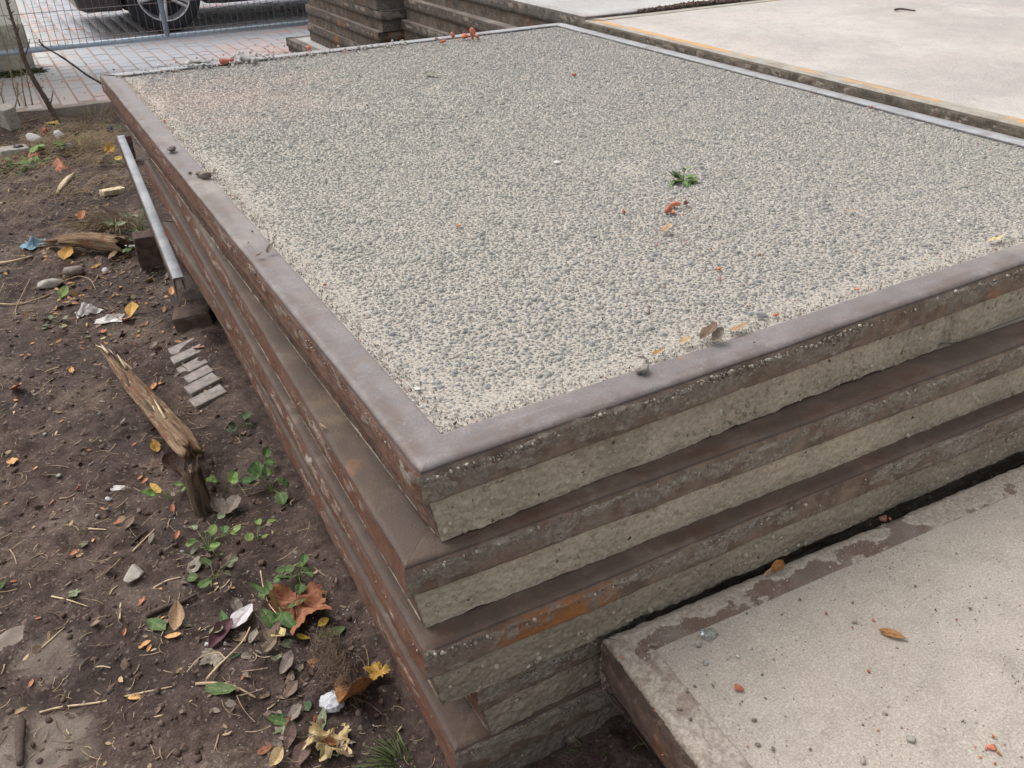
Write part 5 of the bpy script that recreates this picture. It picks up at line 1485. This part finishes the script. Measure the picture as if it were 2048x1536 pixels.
for k, (q0, q1) in enumerate([((10, 1330), (4, 1350)), ((190, 1335), (222, 1337)), ((430, 1500), (438, 1470)), ((320, 1500), (326, 1520)), ((140, 1470), (134, 1460)), ((60, 1120), (90, 1105)), ((20, 1100), (34, 1130)), ((220, 1190), (236, 1172)), ((60, 870), (90, 862)), ((120, 1000), (150, 990)),
                              ((440, 1180), (460, 1160)), ((410, 1165), (430, 1140)), ((250, 790), (280, 776)), ((90, 745), (120, 735)), ((60, 820), (30, 830)), ((280, 1330), (268, 1350)), ((535, 1420), (560, 1400)), ((190, 700), (215, 690)), ((300, 655), (325, 640)), ((360, 640), (372, 600))]):
    stick([q0, ((q0[0]+q1[0])/2+rng.uniform(-3, 3), (q0[1]+q1[1])/2+rng.uniform(-3, 3)), q1], .0018, ['twig', 'twig_pale', 'twig'][k % 3], which('short thin dry twig', q0[0], q0[1]), group='short dry twigs on the dirt')

# ------------------------------------------------------------------ weeds and grasses
def plant(u, v, n, L, col, label, kind='oval', spread=.05, up=.05, wid=.6, cat='weed', surf=None, name='weed', seed=0, stems=True, cols=None, clip_x=None):
    g = ground_at(u, v) if surf is None else at(u, v, surf)
    root = empty(name, g); tag(root, label, cat)
    mb = MB(); r = np.random.default_rng(seed+77)
    for k in range(n):
        a = r.uniform(0, 6.28); d = spread*math.sqrt(r.random()); h = up*r.uniform(.35, 1.0)
        tip = np.array([math.cos(a)*d, math.sin(a)*d, h])
        if clip_x is not None: tip[0] = min(tip[0], clip_x)
        c_ = tip*np.array([.35, .35, .75])
        mb.tube([(0, 0, -.004), c_, tip], [.0013, .0010, .0007], 4, False)
        me = leaf_var(kind, (cols or [col])[k % len(cols or [col])], k % 3, wid=wid)
        o = obj('leaf', me, root, tip, (r.uniform(-.5, .35), r.uniform(-.5, .5), a-math.pi/2+r.normal(0, .5)))
        s_ = L*r.uniform(.65, 1.15); o.scale = (s_, s_, s_)
    if stems: mb.build('stem', MT['green_stem'], root, True)
    return root
MT['green_stem'] = plain('green_stem', (.16, .20, .07), .7, .3, 40, 0)
plant(545, 985, 9, .042, 'green', 'leafy green weed growing against the lowest slab by the trunk', 'round', .045, .05, .9, seed=1, clip_x=.015)
plant(530, 945, 6, .030, 'green', 'small green weed above the leafy one at the slab foot', 'toothed', .03, .04, .8, seed=2, clip_x=.01)
plant(420, 1105, 13, .030, 'lime', 'straggly lime-green weed below the snapped trunk', 'round', .07, .07, .9, seed=3, cols=['lime', 'green', 'dull'])
plant(452, 985, 5, .030, 'lime', 'lime weed leaves just right of the trunk stub', 'round', .04, .05, .9, seed=4)
plant(340, 1000, 5, .050, 'lime', 'yellow-green weed shoot left of the trunk stub', 'lance', .035, .04, .7, seed=5, cols=['lime', 'yellow'])
plant(600, 1165, 10, .030, 'green', 'nettle-like green weed behind the large maple leaf', 'toothed', .05, .05, .8, seed=6, clip_x=.02)
plant(560, 1225, 6, .055, 'green', 'long-leaved green weed left of the large maple leaf', 'lance', .045, .05, .8, seed=7)
plant(430, 1160, 6, .028, 'dull', 'dusty green weed above the silvery leaf', 'round', .05, .03, .9, seed=8, cols=['dull', 'green'])
plant(515, 1080, 4, .026, 'lime', 'tiny lime weed at the slab foot', 'round', .04, .05, .9, seed=9)
plant(490, 855, 5, .034, 'dark', 'dark green weed under the slab edge beyond the trunk', 'toothed', .03, .03, .8, seed=10, clip_x=.01)
plant(45, 338, 26, .048, 'green', 'low green weed patch beside the plaster lumps', 'round', .12, .03, .9, seed=11, cols=['green', 'lime', 'dark'])
plant(98, 308, 8, .060, 'lime', 'bright lime weed among the plaster lumps', 'round', .06, .07, .9, seed=12)
plant(145, 285, 6, .040, 'lime', 'small lime weed behind the white plaster strip', 'round', .05, .03, .9, seed=13)
plant(222, 330, 6, .050, 'dull', 'yellowing weed below the yellow leaf at the channel', 'round', .05, .05, .9, seed=14, cols=['dull', 'yellow', 'green'])
plant(245, 262, 6, .05, 'green', 'green weed at the far end of the channel', 'toothed', .03, .06, .8, seed=15)
plant(285, 470, 22, .045, 'dark', 'dense dark weed beside the channel above the log', 'toothed', .12, .10, .8, seed=16, cols=['dark', 'dull', 'green'], clip_x=.03)
plant(285, 500, 12, .035, 'lime', 'green weed at the right end of the rotten log', 'toothed', .08, .04, .8, seed=17, cols=['lime', 'dull', 'green'], clip_x=.03)
plant(120, 648, 5, .03, 'dull', 'tiny weed sprout below the grey stone plate', 'round', .05, .02, .8, seed=18)
plant(235, 210, 8, .06, 'dark', 'ivy-like weed at the kerb under the slab corner', 'round', .10, .06, .9, seed=19, cols=['dark', 'dull', 'yellow'])
plant(60, 218, 14, .05, 'dull', 'mossy weed clump by the kerb at the left edge', 'oval', .16, .05, .6, seed=20, cols=['dull', 'dark', 'brown'])

def grass(u, v, n, L, spread, mat, label, lean=(0, 0), name='grass_tuft', p=None, rad=.0009, seed=0, clip_x=9):
    g = ground_at(u, v) if p is None else np.asarray(p); r = np.random.default_rng(seed+5)
    t = np.linspace(0, 1, 7)[None, :]
    a = r.uniform(0, 6.28, (n, 1)); d = spread*np.sqrt(r.random((n, 1))); l = L*r.uniform(.4, 1.1, (n, 1)); b = r.uniform(.25, 1.0, (n, 1))
    dx, dy = np.cos(a)*b+lean[0], np.sin(a)*b+lean[1]
    X = np.cos(a)*d+dx*l*t**1.7; Y = np.sin(a)*d+dy*l*t**1.7; Z = l*(t-.55*b*t**2.4)*.9-.004
    X = np.minimum(X, clip_x)
    V, Q = fibres(np.stack([X, Y, Z], -1), rad*r.uniform(.6, 1.4, n))
    o = obj(name, mesh_np(name, V, Q, mat=mat), None, g); return tag(o, label, 'grass')
MT['grass'] = plain('grass_blade', (.10, .13, .045), .7, .4, 40, 0)
MT['grass_dry'] = plain('grass_dry', (.30, .235, .14), .9, .35, 40, 0)
grass(225, 455, 220, .16, .09, MT['grass_dry'], 'dry straw-coloured grass clump beside the channel', (-.5, -.6), seed=1)
grass(165, 300, 120, .12, .08, MT['grass_dry'], 'short dry grass clump right of the plaster strip', (-.2, -.2), seed=2)
grass(800, 1530, 110, .05, .035, MT['grass'], 'green grass tuft at the foot of the lowest slab', (-.4, .1), seed=3, clip_x=.02)
grass(200, 240, 170, .14, .16, MT['grass_dry'], 'dry matted grass clump below the kerb', (.2, -.3), seed=4)
grass(150, 265, 130, .11, .12, MT['grass_dry'], 'dry brown grass clump on the mound', (-.3, -.3), seed=5)
pg = at(1225, 1525, -.06)
grass(0, 0, 60, .11, .05, MT['grass'], 'grass tuft in the gap under the slab nearest the camera', (.1, .2), p=pg, rad=.0022, seed=6)

# hanging fibrous root mat against the lowest slab
g = ground_at(690, 1340); r = np.random.default_rng(3)
n = 260; t = np.linspace(0, 1, 7)[None, :]
a = r.uniform(0, 6.28, (n, 1)); L = r.uniform(.02, .09, (n, 1)); y0 = r.uniform(-.07, .09, (n, 1)); z0 = r.uniform(.0, .085, (n, 1))*(1-np.abs(y0)*5)
X = .0+r.normal(0, .010, (n, 1))-np.abs(np.cos(a))*L*t*.75+.016*np.sin(t*7+a*5)*t; Y = y0+np.sin(a)*L*t*.8+.014*np.sin(t*8+7*a); Z = np.maximum(z0-L*t*.5+.014*np.sin(t*6+3*a), .002)
V, Q = fibres(np.stack([X, Y, Z], -1), .0005*r.uniform(.6, 1.5, n))
o = obj('root_mat', mesh_np('root_mat', V, Q, mat=MT['root']), None, g+np.array([.0, 0, 0])); tag(o, 'brown fibrous root mat clinging to the lowest slab', 'roots')

# ------------------------------------------------------------------ sapling and stalks by the kerb
def wpath(pts, y):
    return np.array([at(u, v, y, 1) for u, v in pts])
def smooth(P, n=30):
    t = np.linspace(0, 1, len(P)); tt = np.linspace(0, 1, n)
    C = np.stack([np.interp(tt, t, P[:, k]) for k in range(3)], -1)
    for _ in range(3): C[1:-1] = (C[:-2]+2*C[1:-1]+C[2:])/4
    return C
SY = 5.62
stem = smooth(wpath([(122, 252), (108, 230), (95, 205), (80, 180), (60, 148), (48, 118), (40, 90), (33, 65), (25, 40), (17, 15), (10, -10), (2, -60)], SY), 44)
g = stem[0].copy()
root = empty('bare_sapling', g); tag(root, 'bare thin sapling with short thorny side shoots by the kerb', 'sapling')
mb = MB(); mb.tube(stem-g, np.linspace(.019, .006, 44), 9, jit=.12); mb.build('trunk', MT['bark'], root, True)
mb = MB()
for k in range(58):
    i = int(rng.integers(2, 43)); q_ = stem[i]-g; d = np.array([rng.choice([-1, 1])*rng.uniform(.4, 1), rng.normal(0, .6), rng.uniform(.2, .9)])
    mb.tube([q_, q_+d*rng.uniform(.012, .040)], [.0035, .001], 4)
tag(mb.build('thorn_shoots', MT['bark'], root), kind='stuff')
for pts in ([(46, 118), (50, 112), (56, 95), (60, 78)], [(30, 68), (35, 62), (39, 56)], [(100, 212), (103, 200), (106, 182)]):
    P = smooth(wpath(pts, SY-.01), 10)-g; mb = MB(); mb.tube(P, np.linspace(.006, .0025, 10), 6); mb.build('branch', MT['bark'], root, True)
P = smooth(wpath([(215, 175), (195, 162), (170, 148), (140, 125), (110, 105), (92, 96), (80, 86), (78, 78)], 5.3), 26); g = P[0].copy()
mb = MB(); mb.tube(P-g, np.linspace(.008, .004, 26), 6, jit=.15); root = empty('leaning_branch', g); tag(root, 'thin brown branch reaching left from the far slab corner', 'branch')
mb.build('stem', MT['bark'], root, True)
P2 = smooth(wpath([(95, 98), (86, 92), (73, 88)], 5.3), 8)-g; mb = MB(); mb.tube(P2, np.linspace(.004, .0015, 8), 5); mb.build('side_shoot', MT['bark'], root, True)
for k, pts in enumerate(([(40, 212), (28, 180), (22, 150), (14, 100), (12, 60)], [(52, 212), (45, 180), (42, 140), (38, 90), (34, 30)], [(65, 210), (60, 185), (54, 160), (52, 120)], [(10, 215), (2, 190), (6, 160)], [(30, 215), (36, 190), (33, 165)])):
    P = smooth(wpath(pts, 5.66+.02*k), 20); g = P[0].copy(); mb = MB(); mb.tube(P-g, np.linspace(.0055, .002, 20), 5)
    for i in range(8, 19, 1):
        d = np.array([rng.choice([-1, 1])*rng.uniform(.3, .8), rng.normal(0, .4), rng.uniform(.4, 1)])
        mb.tube([P[i]-g, P[i]-g+d*rng.uniform(.02, .05)], [.0022, .001], 4)
    tag(mb.build('dry_stalk', MT['grass_dry'], None, True, loc=g), ['tall dry weed stalk, second from the left edge by the kerb', 'tallest dry weed stalk, just left of the bare sapling', 'dry weed stalk nearest the bare sapling', 'short dry weed stalk at the very left edge by the kerb', 'short dry weed stalk between the two tall ones'][k], 'stalk', 'dry stalks by the kerb')
mb = MB(); r = np.random.default_rng(9)
x_ = r.uniform(-1.2, .0, 420); y_ = 7.31-np.abs(r.normal(0, .07, 420))
V, Q = fibres(np.stack([np.stack([x_+r.normal(0, .012, 420)*k, y_-.01*k*r.random(420), np.full(420, .0)+.014*k*r.random(420)+.001], -1) for k in range(4)], 1), .0032)
tag(obj('moss', mesh_np('moss', V, Q, mat=MT['moss'])), 'green moss along the foot of the house plinth', kind='stuff')

# ------------------------------------------------------------------ rubble and litter on the pebbled slab
TS = H+.0015
def srock(u, v, w, mat, label, cat='brick bit', name='brick_bit', group=None, zs=.7, surf=None, asp=.8, **kw):
    p = at(u, v, TS if surf is None else surf)
    if surf is None and p[1] > 2.965:
        p = at(u, v, 2.95+rng.uniform(-.02, .012), 1)
        p[2] = max(TS, p[2]-.004)
    s = px(p)*w*.5
    return rock(name, p, s, s*asp, s*zs, MT[mat], label, cat, group, sub=kw.pop('sub', 2), sink=.05, **kw)
srock(1148, 153, 14, 'brick', 'lone red brick bit near the middle of the far pebbled area')
srock(919, 454, 13, 'brick', 'lone red brick bit on the left half of the pebbled slab')
srock(1248, 426, 12, 'brick', 'red brick bit left of the brick cluster below the small plant')
srock(1336, 425, 24, 'brick', 'largest red brick bit of the cluster below the small plant', zs=.8)
srock(1350, 413, 26, 'brick', 'flaky red brick bit at the back of the cluster below the plant', zs=.6)
srock(1371, 411, 18, 'brick_dark', 'dark round brick bit at the right of the cluster below the plant', zs=.9)
srock(1346, 428, 13, 'brick', 'small red brick bit right of the largest in the cluster', zs=.6)
srock(1437, 541, 13, 'brick', 'dark red brick bit right of the middle of the slab front')
srock(650, 571, 12, 'brick', 'red brick bit beside the left steel edge of the pebbled slab')
srock(1550, 633, 20, 'brick', 'red brick bit against the front steel edge by a grey stone', zs=.5)
srock(1520, 634, 26, 'grey_stone', 'pale grey stone against the front steel edge', 'stone', 'stone', zs=.6)
srock(1714, 581, 11, 'brick', 'red brick bit near the right end of the front edge')
srock(944, 80, 24, 'brick', 'largest red brick bit on the far edge of the pebbled slab', zs=1.1)
srock(930, 77, 26, 'brick', 'flat red brick bit behind the largest on the far edge', zs=.5)
srock(905, 77, 13, 'brick', 'cubic red brick bit left of the largest on the far edge', zs=1.)
srock(887, 87, 14, 'brick', 'small red brick bit in front of the far edge group', zs=.8)
srock(873, 81, 11, 'brick_dark', 'dark red brick bit leftmost of the far edge group', zs=.9)
srock(953, 76, 16, 'brick', 'red brick bit rightmost of the far edge group', zs=.6)
srock(617, 99, 13, 'brick', 'red brick bit on the far steel edge near the back stack', zs=.9)
srock(449, 127, 30, 'brick', 'heap of broken red brick on the far left edge of the slab', zs=.6)
srock(463, 124, 14, 'brick', 'small red brick bit beside the broken brick heap', zs=.7)
srock(377, 128, 24, 'white_chip', 'white plaster chip left of the broken brick heap', 'plaster chip', 'plaster_chip', zs=.6)
srock(395, 126, 22, 'grey_stone', 'grey stone left of the broken brick heap', 'stone', 'stone', zs=.5)
srock(410, 124, 26, 'grey_stone', 'flat grey stone just left of the broken brick heap', 'stone', 'stone', zs=.3)
srock(492, 122, 36, 'grey_stone', 'largest dark grey stone in the far left rubble', 'stone', 'stone', zs=.45)
srock(508, 124, 22, 'grey_stone', 'dark stone right of the largest grey stone in the rubble', 'stone', 'stone', zs=.6)
srock(493, 128, 12, 'pale_stone', 'small pale stone before the largest grey stone', 'stone', 'stone', zs=.7)
srock(507, 128, 12, 'pale_stone', 'small angular pale stone at the front of the rubble', 'stone', 'stone', zs=.9)
for k, (u, v, w) in enumerate([(470, 112, 14), (478, 108, 18), (486, 106, 12), (500, 106, 14), (512, 110, 16), (520, 108, 12), (527, 113, 13), (535, 110, 10), (465, 116, 12), (440, 117, 10), (425, 119, 12), (342, 128, 9), (318, 131, 8), (545, 111, 9), (418, 121, 9), (532, 118, 9)]):
    srock(u, v, w*.72, 'white_chip', which('white plaster crumb', u, v, {'the broken brick heap': (449, 127), 'the largest dark grey stone': (492, 122), 'the white plaster chip': (377, 128), 'the small angular pale stone': (507, 128), 'the flat grey stone': (410, 124), 'the dark stone': (515, 124)}), 'plaster crumb', 'plaster_crumb', 'plaster crumbs on the far slab edge', zs=.9)
for u, v, w in [(1260, 446, 5), (1243, 474, 6), (1314, 489, 7), (1372, 487, 7), (1422, 500, 8), (1519, 512, 10), (1311, 462, 6), (1366, 433, 6), (1380, 423, 6), (1742, 216, 9), (1628, 189, 6), (1600, 540, 6), (1495, 614, 8), (1440, 560, 6), (440, 131, 7), (690, 104, 6), (850, 93, 7), (917, 82, 7), (360, 190, 5), (330, 243, 8), (428, 345, 7), (460, 392, 6), (1290, 480, 5), (1710, 505, 6), (1850, 520, 7), (1990, 500, 7), (1880, 515, 6), (1000, 640, 5), (1480, 450, 5), (1980, 300, 6)]:
    srock(u, v, w, 'brick', which('tiny red brick crumb', u, v, MARKS_SLAB), 'brick crumb', 'brick_crumb', 'tiny brick crumbs on the pebbled slab', sub=1, zs=.8)
# larger pale pebbles and dark crumbs lying loose on the aggregate
srock(1293, 622, 26, 'pale_stone', 'flat pale pebble near the front edge of the pebbled slab', 'pebble', 'pebble', zs=.25)
srock(1115, 325, 20, 'white_chip', 'white chip in the middle of the pebbled slab', 'plaster chip', 'plaster_chip', zs=.2)
srock(835, 778, 26, 'white_chip', 'thin white plastic chip near the front left corner of the slab', 'plastic chip', 'plastic_chip', zs=.12, asp=.45)
srock(1590, 435, 16, 'pale_stone', 'pale pebble at the right of the dandelion plant', 'pebble', 'pebble', zs=.3)
srock(1918, 444, 14, 'white_chip', 'white chip near the right end of the pebbled slab', 'plaster chip', 'plaster_chip', zs=.4)
srock(910, 849, 12, 'char', 'black crumb at the inner corner of the steel frame', 'crumb', 'dark_crumb', zs=.7)
for u, v, w in [(718, 153, 6), (735, 212, 6), (776, 188, 4), (505, 465, 7), (497, 486, 5), (572, 480, 5), (1560, 318, 7), (340, 350, 6), (1508, 686, 7), (1205, 640, 6), (1420, 455, 7), (640, 420, 5)]:
    srock(u, v, w, 'char', which('tiny dark crumb', u, v, MARKS_SLAB), 'crumb', 'dark_crumb', 'tiny dark crumbs on the pebbled slab', sub=1, zs=.8)
# dirt clods on the left steel edge
for k, (u, v, w, lb) in enumerate([(345, 303, 20, 'small mud clod on the left steel edge, the farthest one'), (400, 352, 18, 'small mud clod on the left steel edge beside loose dirt'), (412, 356, 26, 'loose dirt heap on the left steel edge'), (380, 347, 8, 'dark crumb on the left steel edge'), (1283, 742, 34, 'crumbly mortar lump on the front steel edge')]):
    srock(u, v, w, 'pale_stone' if k == 4 else 'brown_stone', lb, 'clod', 'dirt_clod', zs=.5, angular=False, amp=.6, freq=4., sub=3)
# mortar crumbs in the front and left edge
def edge_grit(n, name, f, label, mat='grit', smin=.0008, smax=.0022):
    P = f(n); a = smin*(smax/smin)**rng.random(n)**2
    V, Q, T = pebble_field(P[:, 0], P[:, 1], P[:, 2], a, a*.8, a*1.1, rng.uniform(0, 3, n), False)
    return tag(obj(name, mesh_np(name, V, Q, T, mat=MT[mat])), label, kind='stuff')
edge_grit(2600, 'edge_grit', lambda n: np.c_[.068+np.abs(rng.normal(0, .02, n)), rng.uniform(.06, 2.9, n), np.full(n, H-.001)], 'sandy grit along the left inner steel edge')
edge_grit(1600, 'edge_grit', lambda n: np.c_[rng.uniform(.06, 2.1, n), .068+np.abs(rng.normal(0, .016, n)), np.full(n, H-.001)], 'sandy grit along the front inner steel edge')
edge_grit(500, 'edge_grit', lambda n: np.c_[rng.uniform(.05, 1.3, n), 2.93+rng.normal(0, .03, n), np.full(n, H+.001)], 'rubble grit along the far slab edge', smin=.002, smax=.008)
# leaves on the slab
SL = dict(surf=TS, lift=.006)
leaf(848, 150, 878, 153, 'oval', 'dull', 'grey-green leaf lying on the far pebbled area', wid=.4, k=0, **SL)
leaf(1322, 470, 1345, 462, 'oval', 'tan', 'folded tan leaf below the brick cluster', wid=.6, k=1, **SL)
leaf(1685, 424, 1722, 430, 'lance', 'tan', 'thin straw-like leaf on the right half of the pebbled slab', wid=.4, k=0, **SL)
leaf(1455, 668, 1495, 656, 'lance', 'tan', 'pale lance leaf along the front steel edge', wid=.6, k=0, **SL)
leaf(1400, 686, 1438, 672, 'oval', 'brown', 'crumpled brown leaf in the front leaf litter', wid=.6, k=3, **SL)
leaf(1355, 690, 1385, 688, 'oval', 'tan', 'tan leaf in the middle of the front leaf litter', wid=.5, k=1, **SL)
leaf(1302, 716, 1326, 712, 'oval', 'red', 'reddish leaf at the left of the front leaf litter', wid=.5, k=1, **SL)
leaf(1275, 722, 1300, 720, 'oval', 'greybrown', 'grey leaf bit left of the front leaf litter', wid=.5, k=2, **SL)
leaf(1425, 690, 1445, 676, 'oval', 'greybrown', 'grey curled leaf at the right of the front leaf litter', wid=.6, k=3, **SL)
leaf(1975, 487, 2010, 478, 'lance', 'tan', 'straw leaf near the right end of the front steel edge', wid=.5, k=0, **SL)
leaf(535, 512, 548, 502, 'oval', 'greybrown', 'small dry leaf on the left steel edge', wid=.5, k=3, **SL)
leaf(512, 518, 530, 514, 'oval', 'brown', 'small curled brown leaf on the left steel edge', wid=.5, k=1, **SL)
leaf(640, 850, 652, 862, 'lance', 'tan', 'thin dry stalk leaf on the ledge of the second slab', wid=.4, k=0, surf=H-.145, lift=.004)
# small plant growing from the slab
root = plant(1366, 366, 16, .036, 'green', 'small green dandelion-like plant growing out of the pebbled slab', 'lance', .014, .012, .75, surf=TS-.002, seed=41, cols=['lime', 'green', 'green'])
P = np.array([(0, 0, 0), (.003, .003, .02), (.008, .004, .036)]); mb = MB(); mb.tube(P, [.002, .0016, .0012], 5); mb.build('flower_stalk', MT['green_stem'], root, True)
for k in range(3):
    o = obj('leaf', leaf_var('oval', 'lime', k, wid=.5), root, (.005+.002*k, .004, .024+.006*k), (.5, .2*k, 2.*k)); o.scale = (.013, .013, .013)

# ------------------------------------------------------------------ litter on the near dusty slab
LS = H-.432+.002
def lrock(*a, **k): return srock(*a, surf=LS, **k)
lrock(1479, 1380, 24, 'brick', 'orange brick bit, largest on the dusty slab nearest the camera', zs=.6, sub=3)
lrock(1398, 1288, 20, 'pale_stone', 'round pale pebble beside the glass shard', 'pebble', 'pebble', zs=.7, amp=.3, sub=3)
lrock(1708, 1245, 13, 'pale_stone', 'small pale pebble left of the curled leaf on the dusty slab', 'pebble', 'pebble', zs=.7)
lrock(1823, 1480, 26, 'pale_stone', 'pale pebble near the bottom of the dusty slab', 'pebble', 'pebble', zs=.6)
lrock(1725, 1525, 18, 'pale_stone', 'pale pebble at the bottom edge of the dusty slab', 'pebble', 'pebble', zs=.6)
lrock(1765, 1042, 26, 'brick_dark', 'brown stone chip on the far rim of the dusty slab', 'stone chip', 'stone_chip', zs=.6)
lrock(1780, 1040, 10, 'brick', 'red brick crumb next to the brown stone chip', zs=.7)
lrock(1475, 1313, 12, 'white_chip', 'white stone crumb right of the glass shard', 'stone crumb', 'stone_crumb', zs=.7)
lrock(1410, 1325, 18, 'grey_stone', 'flat angular grey chip below the glass shard', 'stone chip', 'stone_chip', zs=.15)
lrock(1982, 1495, 26, 'brick', 'crumbled brick heap at the lower right of the dusty slab', 'brick bit', 'brick_bit', zs=.3)
for u, v, w in [(1243, 1316, 9), (1652, 1228, 9), (1747, 1242, 9), (1704, 1256, 7), (1912, 1241, 8), (1737, 1344, 12), (1756, 1461, 9), (1308, 1422, 9), (1495, 1493, 8), (1480, 1409, 7), (1985, 1474, 12), (1972, 1500, 9), (2000, 1510, 9), (1960, 1515, 8), (2010, 1490, 7), (1990, 1528, 8), (1325, 1510, 9), (1995, 1505, 10), (1950, 1495, 6)]:
    lrock(u, v, w, 'brick', which('tiny red brick crumb', u, v, MARKS_NEAR), 'brick crumb', 'brick_crumb', 'tiny brick crumbs on the dusty slab', sub=1, zs=.7)
for u, v, w in [(1524, 1350, 9), (1600, 1200, 9), (1425, 1372, 10), (1830, 1172, 9), (1940, 1218, 10), (1705, 1205, 8), (1620, 1500, 10), (1375, 1385, 12), (1508, 1440, 14), (1515, 1490, 16), (1545, 1500, 14), (1360, 1420, 16), (1380, 1440, 13), (1870, 1220, 8)]:
    lrock(u, v, w, 'brown_stone', which('small dark dirt crumb', u, v, MARKS_NEAR), 'dirt crumb', 'dirt_crumb', 'dark dirt crumbs on the dusty slab', sub=1, zs=.6)
leaf(1756, 1262, 1816, 1280, 'lance', 'red', 'curled orange-brown leaf on the dusty slab', surf=LS, lift=.001, wid=.6, k=1, fold=.8, curl=.06)
leaf(1540, 1148, 1568, 1138, 'oval', 'ochre', 'curled ochre leaf on the far rim of the dusty slab', surf=LS, lift=.008, wid=.7, k=3)
leaf(1524, 1160, 1545, 1150, 'lance', 'tan', 'thin tan leaf beside the ochre leaf on the far rim', surf=LS, lift=.008, wid=.6, k=1)
leaf(1300, 1290, 1315, 1296, 'round', 'greybrown', 'small round brown seed case on the dusty slab corner', surf=LS, lift=.004, wid=.8, k=0)
p = at(1418, 1268, LS); s = px(p)
mb = MB(); out = [(-22, -7), (-6, -14), (20, -6), (14, 10), (-16, 8)]
V = [(x_*s*.9, y_*s*1.3, z_) for z_ in (.0005, .0025) for x_, y_ in out]
mb.add(V, [(k, (k+1) % 5, 5+(k+1) % 5, 5+k) for k in range(5)], [(0, 2, 1), (0, 3, 2), (0, 4, 3), (5, 6, 7), (5, 7, 8), (5, 8, 9)])
tag(mb.build('glass_shard', MT['shard'], None, False, loc=p, rot=(0, .05, R(-20))), 'clear glass shard lying on the dusty slab corner', 'glass shard')

# dark twigs and dirt on the pale right slab and the back slab
for k, pts in enumerate((((1790, 22), (1800, 20), (1830, 24)),)):
    stick(pts, .006, 'twig_dark', 'dark leaf stalk on the pale right slab', 'stalk', 'stalk', surf=H+.032)
# soil fallen in the seam between the pale slab and the back slab
n = 700
xs = rng.uniform(2.55, 3.7, n); ys = 2.885+rng.normal(0, .016, n)+.02*np.sin(xs*9)
a = rng.uniform(.003, .010, n)
V, Q, T = pebble_field(xs, ys, np.full(n, H+.036), a, a*.8, a*1.2, rng.uniform(0, 3, n), False)
tag(obj('seam_soil', mesh_np('seam_soil', V, Q, T, mat=MT['crumb'])), 'dark soil heaped in the seam behind the pale right slab', kind='stuff')
# brick dust bits on the paving
n = 260
xs = rng.uniform(-.3, 2.0, n); ys = rng.uniform(5.97, 7.4, n)
k = rng.random(n) < .25+.75*np.exp(-((xs-1.7)**2/.2+(ys-7.0)**2/.4))
xs, ys = xs[k], ys[k]; n = len(xs); a = rng.uniform(.004, .012, n)
V, Q, T = pebble_field(xs, ys, np.full(n, .003), a, a*.6, a*.8, rng.uniform(0, 3, n), False)
tag(obj('paving_litter', mesh_np('paving_litter', V, Q, T, mat=MT['brick_dark'])), 'dark brick bits strewn on the paving by the fence', kind='stuff')
